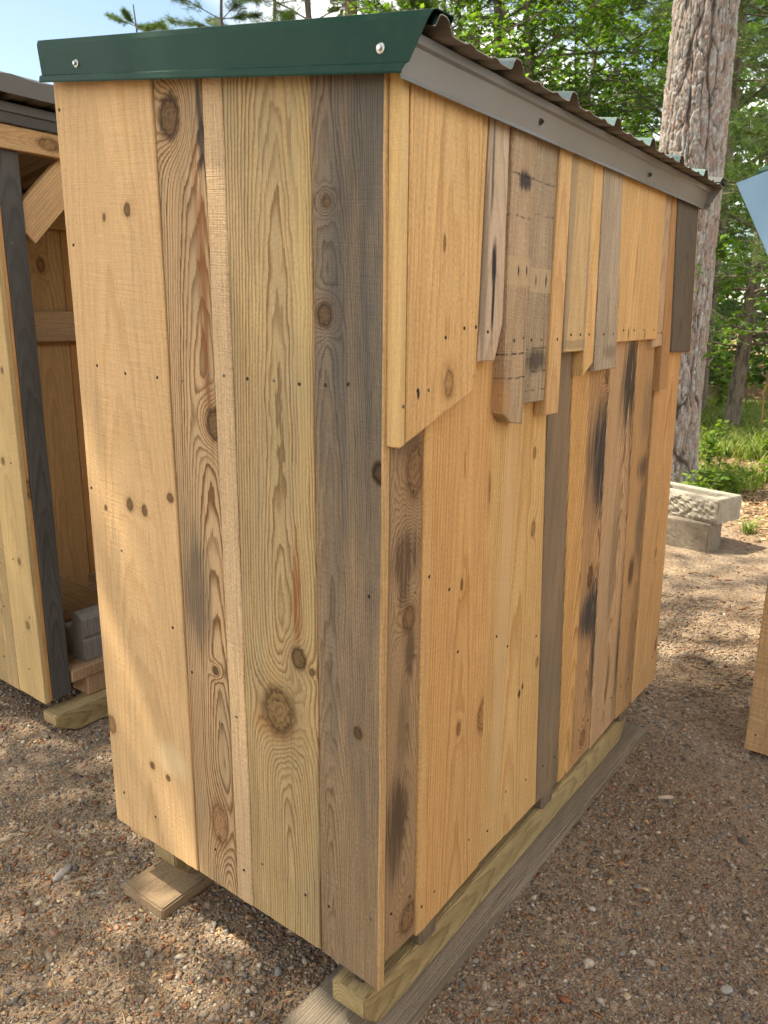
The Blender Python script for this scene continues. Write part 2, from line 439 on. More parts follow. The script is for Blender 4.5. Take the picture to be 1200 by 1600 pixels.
def ground():
    n = 420; s = np.linspace(-1, 1, n)
    g = np.sinh(s*6.2)/math.sinh(6.2)*260
    X, Y = np.meshgrid(g + 1.2, g*1.0, indexing='ij')
    V = np.stack([X, Y, gheight(X, Y)], -1).reshape(-1, 3)
    i = np.arange(n*n).reshape(n, n)
    F = np.stack([i[:-1, :-1], i[1:, :-1], i[1:, 1:], i[:-1, 1:]], -1).reshape(-1, 4)
    fm = forest_mask(V[:, 0], V[:, 1])
    m, p = newmat('gravelly_soil')
    o, x, y, z = objcoord()
    a = attr()
    nb = noise(o, 1.7, 3, .6); ns = noise(o, 34, 4, .7)
    dirt = mixc(smooth(.35, .65, nb), (.275, .195, .130), (.36, .268, .185))
    dirt = mixc(smooth(.46, .66, ns)*.85, dirt, (.20, .148, .106))
    red = smooth(.48, .66, noise(o, 3.2, 3, .6))
    dirt = mixc(red*.3, dirt, (.29, .18, .115))
    def grit(scale, thr):
        v = S.tree.nodes.new('ShaderNodeTexVoronoi'); v.inputs['Scale'].default_value = scale; S.tree.links.new(o.k, v.inputs['Vector'])
        sp = S.tree.nodes.new('ShaderNodeSeparateColor'); S.tree.links.new(v.outputs['Color'], sp.inputs[0])
        tone = ramp(S(sp.outputs[0]), ((0, (.15, .125, .105)), (.25, (.32, .255, .195)), (.45, (.42, .345, .27)), (.6, (.27, .17, .12)), (.75, (.24, .215, .19)), (.92, (.55, .48, .39))))
        return tone, smooth(thr, thr*.55, S(v.outputs['Distance'])), S(sp.outputs[1])
    t1, m1, r1 = grit(130, .6); t2, m2, r2_ = grit(64, .5)
    k1 = m1*smooth(.3, .45, r1); k2 = m2*smooth(.55, .68, r2_)
    dirt = mixc(k1*.85, dirt, t1); dirt = mixc(k2*.9, dirt, t2)
    litter = mixc(smooth(.4, .6, ns), (.36, .23, .13), (.19, .115, .065))
    litter = mixc(smooth(.5, .7, noise(o, 60, 2)), litter, (.50, .38, .24))
    setp(p, 'Base Color', mixc(a, dirt, litter)); setp(p, 'Roughness', .95); p.inputs['Specular IOR Level'].default_value = .1
    bump(p, ns*.8 + k1*.6 + k2*1.0, .011, 1.0)
    me = fastmesh('ground', V, F, np.repeat(fm[:, None], 3, 1), True, m)
    return tag(link('ground', me), kind='structure')
ground()

# ------------------------------------------------------------------ the main shed
shed = empty('wood_shed', (0.95, .5, GZ))
tag(shed, 'tall plank shed with green metal rake trim, nearest and in the middle', 'shed')
LW = ((0, 0, 0), -math.pi/2); RW = ((0, 0, 0), 0.0)
def ztop_l(y): return 1.925 + .1435*y
wB1 = wood('pale_pine_wide', (.640, .417, .218), (.460, .244, .092), freq=75, d=.10, tilt=.06, contrast=.42, saw=.42, fuzz=.45, wob=.012, var=.16,
    knots=((.0725, 1.735, .0125, .8, .92, 2.0), (-.0185, 1.725, .0065, .7, .92, 2.0), (-.0015, 1.023, .014, .8, .92, 2.0), (.0595, 1.017, .012, .75, .92, 2.0), (.1665, 1.065, .014, 1.1, .92, 2.0),
           (-.1085, .998, .008, 1, .92, 2.0), (.0135, .269, .010, .9, .92, 2.0), (.0835, .256, .009, .9, .92, 2.0), (-.172, .334, .02, .8, .35, 2.0)),
    stains=((.1, .32, .07, .05, .55, (.74, .56, .33)), (-.11, 1.2, .025, .16, .35, (.36, .25, .13)), (-.08, .86, .02, .12, .3, (.34, .24, .14))))
wB2 = wood('brown_knotty', (.520, .342, .189), (.170, .080, .030), freq=175, u0=.045, d=.02, tilt=.055, contrast=1.35, saw=.1, fuzz=.5, wob=.006, var=.2,
    knots=((-.0275, 1.909, .028, .72, .9, 2.6), (.073, 1.262, .026, .8, .85, 2.6), (.0345, .642, .011, .9, 1.0, 2.4), (.02, .20, .03, .5, .0, 1.6)),
    stains=((.055, 1.55, .016, .35, .8, (.22, .085, .03)), (-.02, .84, .05, .15, .75, (.10, .075, .055)), (.068, 1.86, .012, .12, .9, (.04, .034, .03))),
    grey=((.30, .235, .15), .15, 0, 0))
wB3 = wood('sawn_batten', (.57, .395, .235), (.500, .310, .145), freq=90, d=.08, contrast=.15, saw=1.0, fuzz=.9, var=.1)
wB4 = wood('olive_cathedral', (.470, .335, .170), (.25, .145, .06), freq=135, u0=.02, d=.0, tilt=.05, contrast=1.25, saw=.1, fuzz=.65, wob=.014, var=.16,
    knots=((-.0035, .603, .047, .85, .4, 2.4), (.0635, .755, .0195, .8, .8, 2.4), (.104, .735, .008, .8, .8, 2)),
    stains=((.06, .90, .012, .11, .9, (.25, .09, .03)), (-.03, .56, .06, .04, .5, (.33, .14, .05)), (.09, 1.6, .02, .5, .3, (.62, .46, .2))),
    grey=((.34, .265, .165), .12, .05, -.4))
wB5 = wood('dark_weathered', (.31, .215, .13), (.170, .100, .052), freq=240, u0=-.05, d=.015, tilt=.04, contrast=1.0, saw=.45, fuzz=.9, wob=.010, var=.25,
    knots=((-.05, 1.706, .011, .9, .5, 2.5), (-.056, 1.501, .017, .85, .6, 2.5), (.080, 1.206, .016, .8, 1.0, 2.3), (.027, .632, .012, .8, .7, 2.2)),
    grey=((.128, .112, .095), -.12, .55, 1.3))
LT = .022
wEdge = wood('fresh_cut_edge', (.54, .35, .175), (.42, .22, .08), freq=150, d=.03, contrast=.5, fuzz=.8)
left = ((-1.0, -.628, wB1, [(-.971, 1.669), (-.911, 1.374), (-.793, 1.36), (-.668, 1.356), (-.982, 1.979), (-.984, 1.045), (-.867, .889), (-.669, .719), (-.802, .102), (-.95, .12)]),
        (-.6255, -.471, wB2, [(-.584, 1.352), (-.491, 1.369), (-.607, .611), (-.55, .11), (-.5, .5)]),
        (-.469, -.411, wB3, [(-.438, 1.371), (-.444, .54), (-.44, .10)]),
        (-.4085, -.1785, wB4, [(-.364, 1.368), (-.285, 1.368), (-.213, 1.365), (-.371, .152), (-.224, .136)]),
        (-.171, .001, wB5, [(-.141, 1.367), (-.083, 1.372), (-.146, .146), (-.022, .178), (-.03, .95), (-.022, 1.17)]))
offs = (0.004, 0, .001, 0.0005, .0025); zb = ((.008, .005), (.003, .000), (.001, .002), (.003, .001), (.003, -.008))
for (a, b, m, sc), of, z in zip(left, offs, zb):
    plank(shed, LW, a, b, z[0], z[1], ztop_l(-a), ztop_l(-b), LT, m, of, screws=sc, rag=.0016, edge=wEdge if m is wB5 else None, ut_r=b+.005 if m is wB4 else None)
# rear wall, lower course: (u left bottom, right bottom, left top, right top, bottom z l/r, proud, material)
SHARP = dict(saw=.25, fuzz=.6)
wb1 = wood('stained_reclaimed', (.38, .255, .145), (.220, .130, .070), freq=330, u0=.01, d=.02, tilt=.06, contrast=1.0, wob=.010,
    knots=((.026, 1.196, .03, .55, .15, 2.0), (.012, .879, .02, .7, .2, 2.2), (.03, .11, .03, .8, .05, 1.6)),
    stains=((.0, 1.02, .05, .06, .95, (.115, .072, .045)), (-.005, .95, .02, .05, .8, (.10, .064, .042)), (.02, .80, .02, .07, .85, (.115, .072, .045)), (-.02, .42, .045, .10, .95, (.09, .058, .038)), (-.03, .33, .03, .10, .8, (.105, .068, .045)), (.0, .62, .025, .10, .55, (.12, .08, .05)), (.0, 1.27, .06, .05, .8, (.14, .10, .07))), **SHARP)
wb2 = wood('orange_batten', (.61, .372, .165), (.500, .254, .087), freq=80, d=.09, contrast=.3, saw=.7, fuzz=.6, var=.12)
wb3 = wood('orange_cedar_wide', ORNG, ORNG_D, freq=150, u0=.0, d=.13, tilt=.015, contrast=.65, saw=.2, fuzz=.6, wob=.004, var=.13,
    knots=((.122, 1.107, .022, .5, .1, 1.3), (.117, .502, .026, .6, .15, 1.2), (-.004, .52, .009, .5, .4, 1.5), (-.012, .896, .006, .4, .8, 1.5)))
wb4 = wood('orange_cedar', (0.611, 0.388, 0.169), ORNG_D, freq=140, u0=-.02, d=.11, tilt=.02, contrast=.65, saw=.2, fuzz=.65, wob=.005, var=.16,
    knots=((.048, .951, .012, .5, .3, 1.5), (.125, .534, .010, .6, .3, 1.5), (.145, .77, .014, .6, .15, 1.5), (.03, 1.16, .008, .5, .4, 1.5)),
    stains=((-.10, .75, .035, .6, .6, (.60, .40, .22)), (.02, .475, .008, .012, 1.0, (.03, .02, .015)), (.038, .49, .006, .01, 1.0, (.03, .02, .015))))
wb5 = wood('grey_brown', (.270, .185, .115), (.170, .110, .065), freq=150, d=.05, tilt=.02, contrast=.5, grey=((.16, .125, .09), .35, .05, 0), **SHARP)
wb6 = wood('honey_narrow', (0.601, 0.354, 0.145), (.320, .132, .039), freq=150, d=.05, tilt=.05, contrast=.8, stains=((.04, .28, .012, .3, .6, (.2, .1, .04)),), **SHARP)
wb7 = wood('charred_knotty', (.500, .298, .154), (.220, .105, .040), freq=170, u0=.0, d=.0, tilt=.07, contrast=1.4, wob=.010,
    knots=((-.025, 1.345, .022, .7, .6, 2.2), (.04, 1.345, .016, .7, .6, 2), (-.045, .70, .018, .55, .8, 2.0), (.0, .10, .02, .7, .2, 1.8)),
    stains=((.0, 1.10, .14, .19, 1.0, (.045, .042, .042)), (.05, 1.10, .06, .30, 1.0, (.034, .033, .036)), (.03, .58, .11, .12, 1.0, (.042, .040, .041)), (.06, .42, .045, .20, .9, (.045, .042, .04)), (-.05, .56, .06, .07, .8, (.05, .045, .04)), (.0, 1.4, .08, .04, .6, (.05, .04, .03))), **SHARP)
wb8 = wood('streaked_pale', (.550, .357, .207), (.270, .140, .060), freq=150, u0=-.01, d=.02, tilt=.05, contrast=1.2, wob=.011,
    stains=((.09, 1.22, .07, .30, 1.0, (.065, .054, .045)), (.10, .95, .045, .40, 1.0, (.06, .052, .044)), (.105, .45, .040, .40, .95, (.085, .066, .046)), (-.02, 1.30, .08, .16, 1.0, (.062, .05, .04)), (-.04, .75, .03, .3, .6, (.16, .11, .07)), (-.1, .6, .02, .5, .5, (.36, .27, .18)), (.0, .25, .015, .1, .8, (.16, .09, .04))), **SHARP)
wb9 = wood('honey_grey_edge', (.500, .303, .154), (.280, .140, .050), freq=150, u0=.02, d=.03, tilt=.05, contrast=1.1,
    stains=((.0, 1.0, .08, .05, .9, (.10, .074, .05)), (.02, .8, .06, .16, .9, (.16, .12, .085)), (-.05, .62, .03, .06, .9, (.09, .05, .025)), (.04, .35, .05, .3, .6, (.2, .13, .075)), (-.03, 1.2, .06, .12, .6, (.18, .14, .1))), **SHARP)
wb10 = wood('red_brown_strip', (.330, .160, .073), (.200, .090, .035), freq=160, d=.05, contrast=.6, **SHARP)
wb11 = wood('honey_end', (0.591, 0.364, 0.176), (.380, .183, .068), freq=120, u0=-.03, d=.06, tilt=.03, contrast=.7, knots=((.10, .185, .012, .45, .5, 1.6), (-.02, .62, .008, .4, .5, 1.5)), **SHARP)
ZT = 1.93
def sl_(ub, k): return ub - k*ZT
lower = ((.024, .1445, .0, .005, .052, .041, 0, .020, wb1, [(.046, .17), (.121, .165), (.12, .93)]),
         (.1465, .186, .007, .014, .036, .033, .006, .020, wb2, [(.164, .11), (.163, .955)]),
         (.187, .452, .014, .02, .030, .040, .003, .020, wb3, [(.225, .11), (.39, .16), (.30, .73), (.252, .9)]),
         (.4535, .812, .02, .071, .040, .034, -.001, .020, wb4, [(.50, .12), (.60, .19), (.73, .16), (.50, .70), (.565, .65), (.74, .62)]),
         (.8150, .967, .071, .074, .033, .028, .0005, .019, wb5, [(.845, .15), (.93, .14)]),
         (.9695, 1.084, .074, .072, .027, .024, .004, .021, wb6, [(1.03, .14)]),
         (1.0865, 1.234, .072, .068, .024, .025, .0015, .020, wb7, [(1.12, .15), (1.2, .15)]),
         (1.237, 1.467, .068, .073, .021, .035, .0045, .022, wb8, [(1.28, .16), (1.41, .15)]),
         (1.4695, 1.618, .073, .06, .036, .030, .0085, .024, wb9, [(1.5, .16), (1.58, .16)]),
         (1.6205, 1.658, .06, .055, .028, .024, -.004, .016, wb10, []),
         (1.660, 1.953, .055, .072, .022, .020, .005, .022, wb11, [(1.72, .14), (1.88, .14)]))
for (ul, ur, kl, kr, z0, z1, of, t, m, sc) in lower:
    plank(shed, RW, ul, ur, z0, z1, ZT-.02, ZT-.02, t, m, of, ut_l=sl_(ul, kl), ut_r=sl_(ur, kr), screws=sc)
# rear wall, ragged upper course nailed over it
U = .0125     # outer face of lower boards, worst case
wu0 = wood('yellow_batten', (.65, .438, .205), (.560, .301, .097), freq=70, d=.1, contrast=.35, saw=.3, fuzz=.4, var=.12)
wu1 = wood('honey_wide', (.650, .402, .183), (.430, .207, .063), freq=130, u0=.02, d=.14, tilt=.02, contrast=.6, fuzz=.7, saw=.25, wob=.004, var=.13,
    knots=((.024, 1.369, .017, .6, .12, 1.2), (-.006, 1.636, .005, .3, .4, 2.0)), stains=((-.085, 1.355, .004, .01, 1, BLK), (-.02, 1.70, .005, .12, .6, (.42, .22, .08))))
wu3 = wood('pale_stained', (.500, .367, .257), (.330, .226, .150), freq=160, d=.05, tilt=.03, contrast=.6, fuzz=.6, saw=.2,
    stains=((.0, 1.61, .010, .05, 1.0, BLK), (.002, 1.53, .006, .07, 1.0, BLK), (-.02, 1.8, .006, .10, .8, (.06, .05, .045)), (-.04, 1.6, .012, .2, .7, (.16, .12, .09))))
wu4 = wood('pallet_brown', (.450, .310, .190), (.260, .175, .100), freq=120, d=.07, tilt=.02, contrast=.35, fuzz=1.0, saw=.8, grey=((.22, .17, .12), .2, 0, 0),
    stains=((.0, 1.79, .03, .02, .9, BLK), (-.01, 1.603, .004, .012, 1, BLK), (.03, 1.604, .004, .012, 1, BLK), (-.045, 1.32, .02, .05, .7, (.48, .26, .11))),
    bands=((1.42, .003, .9, BLK), (1.365, .003, .9, BLK), (1.80, .004, .8, BLK), (1.715, .003, .6, BLK), (1.60, .034, .5, (.50, .36, .20))))
wu5 = wood('pallet_grey', (.40, .29, .185), (.250, .180, .115), freq=120, d=.07, tilt=.02, contrast=.3, fuzz=1.1, saw=.9, grey=((.23, .185, .135), .3, 0, 0),
    stains=((.0, 1.40, .06, .03, .85, (.05, .042, .035)), (-.025, 1.585, .005, .016, 1, BLK), (.03, 1.587, .005, .016, 1, BLK)),
    bands=((1.375, .003, .8, BLK), (1.43, .003, .6, BLK), (1.33, .002, .8, BLK), (1.80, .003, .6, BLK), (1.73, .003, .6, BLK), (1.585, .030, .5, (.52, .38, .22))))
wu6 = wood('orange_thick', (0.581, 0.364, 0.175), (.420, .197, .073), freq=150, d=.06, tilt=.02, contrast=.5, fuzz=.5)
wu7 = wood('straw_grey_edges', (.550, .376, .194), (.360, .221, .097), freq=130, d=.05, tilt=.03, contrast=.45, fuzz=.7, saw=.4,
    stains=((-.06, 1.6, .018, .5, .6, (.24, .19, .14)), (.065, 1.6, .012, .5, .7, (.26, .20, .15))), bands=((1.435, .012, .5, (.25, .18, .11)),))
wu8 = wood('yellow_lath', (.630, .397, .183), (.450, .235, .078), freq=110, d=.06, contrast=.4, fuzz=.7)
wu9 = wood('weathered_grey', (.46, .35, .245), (.250, .180, .115), freq=150, d=.05, tilt=.02, contrast=.45, fuzz=1.0, saw=.7, grey=((.36, .295, .225), .4, 0, 0), stains=((.04, 1.41, .05, .02, .5, (.12, .09, .065)),))
wu10 = wood('honey_panel', (0.621, 0.395, 0.182), (.400, .188, .063), freq=140, u0=-.04, d=.09, tilt=.02, contrast=.75, fuzz=.6, wob=.005,
    stains=((-.04, 1.66, .006, .10, .7, (.38, .19, .07)), (-.06, 1.46, .007, .02, .9, (.18, .09, .04)), (.09, 1.455, .006, .015, .9, (.18, .09, .04))))
wu11 = wood('tan_strip', (.500, .335, .213), (.340, .197, .087), freq=130, d=.05, contrast=.45, fuzz=.7, grey=((.33, .26, .17), .1, 0, 0))
wu12 = wood('charcoal_grey', (.140, .115, .090), (.085, .068, .052), freq=150, d=.05, contrast=.4, fuzz=.9, saw=.5, grey=((.115, .10, .083), .4, 0, 0))
wuB = wood('red_brown_timber', (.420, .235, .112), (.280, .140, .055), freq=140, d=.05, contrast=.5)
ZE = 1.925
def upper(bl, br, tl, tr, off, t, m, screws=(), extra_bottom=None, name='board'):
    """bl, br: (x, z) bottom corners, tl, tr: x at the eave"""
    out = [bl] + (extra_bottom or []) + [br, (tr, ZE), (tl, ZE)]
    o = plank(shed, RW, min(bl[0], tl), max(br[0], tr), 0, 0, ZE, ZE, t, m, off, screws=screws, extra=out, name=name)
    return o
upper((.009, 1.259), (.029, 1.261), .008, .028, .031, .029, wu0, [(.022, 1.335)], [(.014, 1.256)])
upper((.0355, 1.263), (.281, 1.347), .0345, .282, .030, .025, wu1, [(.07, 1.362), (.165, 1.46), (.236, 1.478), (.108, 1.36)])
upper((.281, 1.377), (.297, 1.377), .292, .311, .026, .018, wb2, [(.289, 1.48)])
plank(shed, RW, .299, .405, 0, 0, ZE, ZE, .022, wu3, .029, extra=[(.301, 1.408), (.373, 1.407), (.402, 1.490), (.396, ZE), (.316, ZE)], screws=[(.336, 1.47)])
# pallet timbers with a bevelled end
plank(shed, RW, .415, .515, 0, 0, ZE, ZE, .031, wu4, .034, extra=[(.415, 1.286), (.452, 1.262), (.513, 1.253), (.518, ZE), (.404, ZE)], screws=[(.45, 1.45), (.495, 1.456)])
upper((.5185, 1.301), (.635, 1.300), .5225, .631, .030, .024, wu5, [(.545, 1.45), (.60, 1.45)])
plank(shed, RW, .640, .713, 0, 0, ZE, ZE, .033, wu6, .035, extra=[(.641, 1.262), (.714, 1.262), (.704, ZE), (.636, ZE)], screws=[(.68, 1.45)])
upper((.727, 1.416), (.862, 1.417), .708, .838, .034, .024, wu7, [(.765, 1.46), (.825, 1.46)])
plank(shed, RW, .866, .930, 0, 0, ZE, ZE, .033, wu8, .034, extra=[(.866, 1.350), (.928, 1.383), (.903, ZE), (.842, ZE)], screws=[(.885, 1.46)])
upper((.941, 1.359), (1.102, 1.361), .906, 1.036, .036, .024, wu9, [(.985, 1.46), (1.06, 1.46)])
upper((1.105, 1.436), (1.463, 1.440), 1.042, 1.422, .033, .023, wu10, [(1.15, 1.47), (1.24, 1.47), (1.33, 1.47), (1.43, 1.47)])
upper((1.448, 1.411), (1.553, 1.417), 1.426, 1.505, .026, .018, wu11, [(1.50, 1.46), (1.53, 1.46)])
plank(shed, RW, 1.545, 1.645, 0, 0, ZE, ZE, .05, wuB, .030, extra=[(1.557, 1.262), (1.640, 1.270), (1.590, ZE), (1.507, ZE)], screws=[])
upper((1.632, 1.392), (1.862, 1.390), 1.545, 1.775, .036, .026, wu12, [])
upper((1.864, 1.385), (1.872, 1.385), 1.777, 1.787, .034, .031, wu0, [])
# far end wall and open front (towards the neighbour shed)
wFar = wood('far_wall_dark', (.220, .160, .105), (.140, .095, .060), freq=140, d=.05, contrast=.6, grey=((.13, .11, .088), .3, 0, 0))
FW = ((1.957, 0, 0), math.pi/2)
for k in range(6):
    a = .0 + k*.167
    plank(shed, FW, a, a+.164, .02, .02, ztop_l(a)-.03, ztop_l(a+.164)-.03, .02, wFar, .0, ut_l=a, ut_r=a+.164)
for o in [c for c in shed.children if c.data and c.data.materials and c.data.materials[0] == wFar]:
    o.rotation_euler.x = -.072
wFrame = wood('frame_timber', PINE, PINE_D, contrast=.5)
for x in (.03, 1.80): box('post', x, x+.085, .905, .985, -.045, 1.98, wFrame, shed)
box('header', .03, 1.80, .988, 1.025, 1.86, 2.0, wFrame, shed)
# floor joists lying on the skids
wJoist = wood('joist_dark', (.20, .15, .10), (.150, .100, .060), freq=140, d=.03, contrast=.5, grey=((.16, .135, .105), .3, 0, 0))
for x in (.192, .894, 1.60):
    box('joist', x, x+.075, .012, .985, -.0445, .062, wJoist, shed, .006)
wShadow = wood('rim_board', (.075, .058, .042), (.05, .038, .028), freq=140, d=.03, contrast=.5, grey=((.05, .043, .036), .3, 0, 0))
for xa, xb in ((.02, .190), (.269, .892), (.971, 1.598), (1.677, 1.93)): box('rim_board', xa, xb, .060, .090, -.0445, .061, wShadow, shed, .003)  # near-black bars added between joists to paint the shade under the wall
for k in range(7): box('floor_slat', .025, 1.95, .024+k*.137, .024+k*.137+.1365, .0635, .08, wFrame, shed, .001)
wSkid = wood('treated_skid', (.40, .298, .152), (.21, .145, .07), freq=110, u0=0, d=.02, tilt=.08, contrast=.8, fuzz=.7, saw=.2, wob=.01,
             stains=((.0, .4, .03, .5, .4, (.2, .14, .05)),), var=.3)
def skid(parent, x0, x1, y0, y1, z0, z1, mat, ch=.10):
    # long runner with a chamfered nose at both ends; local z runs along it so the rings follow the length
    h = z1-z0; Lh = x1-x0; wd = y1-y0
    bm = bmesh.new()
    prof = [(0, h), (0, h*.52), (ch*.55, 0), (Lh-ch*.55, 0), (Lh, h*.52), (Lh, h)]     # (along, height)
    n = 24
    # front/back outline with slightly uneven bottom arris
    A = [bm.verts.new((p[1]-h/2, -wd/2, p[0])) for p in prof]; B = [bm.verts.new((p[1]-h/2, wd/2, p[0])) for p in prof]
    bm.faces.new(A); bm.faces.new(B[::-1])
    for i in range(6):
        j = (i+1) % 6; bm.faces.new((A[j], A[i], B[i], B[j]))
    bmesh.ops.recalc_face_normals(bm, faces=bm.faces)
    bmesh.ops.bevel(bm, geom=bm.edges[:], offset=.004, segments=2, affect='EDGES')
    me = bm_mesh('skid', bm)
    o = link('skid', me, parent, mat)
    # local z -> world x, local x -> world z, local y -> world -y (keeps it right handed)
    o.matrix_basis = Matrix(((0, 0, 1, x0), (0, -1, 0, (y0+y1)/2), (1, 0, 0, (z0+z1)/2), (0, 0, 0, 1)))
    return o
skid(shed, -.012, 1.72, .030, .132, -.160, -.045, wSkid)
skid(shed, .05, 1.72, .80, .902, -.160, -.045, wSkid)
# roof
roof_sheet(shed, -.026, 1.80, -.112, 1.005, 1.944, .1435, .2585, .006)
def zr(y): return 1.885 + .1435*(y+.06)
gt = rake_trim(shed, -.030, -1, -.060, -.113, 1.0, 1.012, zr, .090, M_GREEN)
for (y, z) in ((.855, 2.052), (-.012, 1.928)):
    k = link('hex_screw', HEX, gt, None, (-.030, y, z)); k.rotation_euler = (0, 0, -math.pi/2)
ft = rake_trim(shed, 1.80, 1, -.060, -.118, 1.0, 1.012, lambda y: zr(y)-.004, .092, M_TAUPE)
rows = []
for k in range(13):
    x = -.026 + (1.80+.026)*k/12; wv = .0015*math.sin(k*1.7)
    rows.append([(x, -.054, 1.878), (x, -.050, 1.8785), (x, -.0485+wv, 1.886), (x, -.0605+wv, 1.930), (x, -.068, 1.933), (x, -.070, 1.946), (x, -.058, 1.9485), (x, .03, 1.951)])
et = sheet('eave_trim', rows, M_TAUPE, shed)
for (x, z) in ((.48, 1.908), (1.19, 1.904)):
    k = link('hex_screw', HEX, et, None, (x, -.057, z)); k.scale = (.8, .8, .8)
    k.data = HEX.copy(); k.data.materials.clear(); k.data.materials.append(M_RUST)

# planks the skids stand on
wOld = wood('old_grey_plank', (.30, .24, .175), (.16, .12, .085), freq=150, u0=.02, d=.0, tilt=.03, contrast=.85, fuzz=1.0, saw=.2, wob=.008, grey=((.26, .215, .165), .35, 0, 0))
wOld2 = wood('short_tan_plank', (.380, .263, .160), (.240, .160, .090), freq=130, u0=.02, d=.0, tilt=.05, contrast=.7, fuzz=.9, grey=((.27, .215, .145), .2, 0, 0))
def flat_plank(name, x0, x1, y0, y1, z0, z1, mat, rz=0, bev=.005):
    bm = bmesh.new(); bmesh.ops.create_cube(bm, size=1)
    bmesh.ops.scale(bm, vec=(y1-y0, z1-z0, x1-x0), verts=bm.verts)      # local x across, y thickness, z along
    bmesh.ops.bevel(bm, geom=bm.edges[:], offset=bev, segments=2, affect='EDGES')
    me = bm_mesh(name, bm); o = link(name, me, None, mat)
    o.matrix_basis = Matrix.Translation(((x0+x1)/2, (y0+y1)/2, (z0+z1)/2)) @ Matrix.Rotation(rz, 4, 'Z') @ Matrix(((0, 0, 1, 0), (1, 0, 0, 0), (0, 1, 0, 0), (0, 0, 0, 1)))
    return o
tag(flat_plank('plank', -.55, 1.83, -.022, .222, -.215, -.1605, wOld), 'long grey weathered plank lying flat under the front skid', 'plank')
tag(flat_plank('plank', -.045, .40, .752, .935, -.215, -.1605, wOld2, .02), 'short tan plank end poking out below the left wall', 'plank')

# ------------------------------------------------------------------ neighbour shed on the left (open front facing us)
nsh = empty('wood_shed', (1.25, 2.45, GZ))
tag(nsh, 'open fronted plank shed at the left with a black corner post', 'shed')
wN1 = wood('straw_pine', (.550, .385, .184), (.420, .263, .107), freq=110, d=.06, tilt=.04, contrast=.5, knots=((-.02, .95, .012, .8, .6, 2), (.02, .55, .012, .8, .5, 2), (.05, 1.3, .010, .8, .6, 2), (.03, .28, .014, .8, .4, 2)))
wN2 = wood('orange_edge', (.580, .310, .126), (.420, .188, .068), freq=110, d=.06, contrast=.5, knots=((.0, .85, .02, .6, .4, 2),))
wBlk = wood('black_post', (.090, .081, .072), (.05, .045, .04), freq=150, d=.04, contrast=.5, fuzz=.8, grey=((.115, .110, .106), .25, 0, 0), rough=.9)
wIn = wood('inner_tan', (.58, .36, .16), (.330, .174, .068), freq=90, d=.05, tilt=.04, contrast=.6, wob=.012, knots=((.0, 1.75, .02, .6, .4, 2),))
wIn2 = wood('inner_pinkish', (.56, .37, .21), (.330, .179, .087), freq=100, d=.05, contrast=.5, knots=((.05, .02, .022, .9, .3, 2), (.03, -.03, .012, .9, .6, 2)))
NX, NY = .305, 1.95
NWL = ((NX, NY, 0), -math.pi/2)
def nzt(y): return 2.27 - .14*(y-NY)
plank(nsh, NWL, -1.0, -.80, -.045, -.045, nzt(NY+1)-.06, nzt(NY+.8)-.06, .02, wN1, 0, screws=[(-.9, .1), (-.9, 1.3)])
for a, b, m in ((-.798, -.60, wN2), (-.598, -.40, wN1), (-.398, -.20, wB4), (-.198, .0, wN1)):
    plank(nsh, NWL, a, b, -.045, -.05, nzt(NY-a)-.06, nzt(NY-b)-.06, .02, m, 0, screws=[((a+b)/2, .08), ((a+b)/2-.03, .55), ((a+b)/2+.04, .95), ((a+b)/2+.05, .32), ((a+b)/2+.05, 1.3)])
NF = ((NX, NY, 0), 0.0)
plank(nsh, NF, .0205, .036, -.047, -.047, 2.06, 2.06, .02, wN2, -.001)
plank(nsh, NF, .037, .118, -.045, -.045, 2.065, 2.065, .035, wBlk, .002, screws=[(.055, 1.2), (.095, 1.205), (.06, 1.75), (.08, .75)])
plank(nsh, NF, 1.78, 1.88, -.045, -.045, 2.065, 2.065, .035, wBlk, .002)
box('post', NX+.022, NX+.11, NY+.045, NY+.13, -.045, 2.06, wN1, nsh)
box('post', NX+1.79, NX+1.87, NY+.045, NY+.13, -.045, 2.06, wN1, nsh)
# header, brace, trim
def beam(parent, p, q, w, t, mat, name, roll=0):
    """square timber from p to q; local z along it"""
    p = Vector(p); q = Vector(q); d = q-p
    me = box_mesh(name, w, t, d.length, .003)
    o = link(name, me, parent, mat, (p+q)/2)
    z = d.normalized(); y = Vector((0, 1, 0)) if abs(z.y) < .9 else Vector((1, 0, 0)); x = y.cross(z).normalized(); y = z.cross(x)
    o.rotation_euler = Matrix((x, y, z)).transposed().to_euler()
    return o
wHead = wood('header_pine', (.550, .338, .165), (.360, .188, .078), freq=110, d=.03, tilt=.05, contrast=.7, knots=((.0, -.72, .02, .5, .3, 2),))
beam(nsh, (NX-.0, NY-.002, 2.103), (NX+1.9, NY-.002, 2.103), .078, .04, wHead, 'header')
beam(nsh, (NX+.115, NY+.03, 1.80), (NX+.42, NY+.03, 2.12), .125, .038, wHead, 'brace')
rows = []
for k in range(3):
    x = NX-.03+1.96*k/2
    rows.append([(x, NY-.03, 2.146), (x, NY-.024, 2.150), (x, NY-.034, 2.178), (x, NY-.045, 2.181), (x, NY-.047, 2.208), (x, NY+.05, 2.212)])
M_SLATE = painted_metal('slate_trim_paint', (.10, .098, .10), .45, .05)
sheet('eave_trim', rows, M_SLATE, nsh)
roof_sheet(nsh, NX-.06, NX+1.95, NY-.13, NY+1.12, 2.235, -.14, .2585, .1, M_SLATE, M_UNDER)
# high roof edge folds up over the front
rows = [[(x, NY-.135, 2.215), (x, NY-.14, 2.27+.004*math.sin(x*40)), (x, NY-.11, 2.282)] for x in np.linspace(NX-.06, NX+1.95, 40)]
sheet('drip_edge', rows, painted_metal('dark_roof_edge', (.10, .088, .076), .5, .05), nsh)
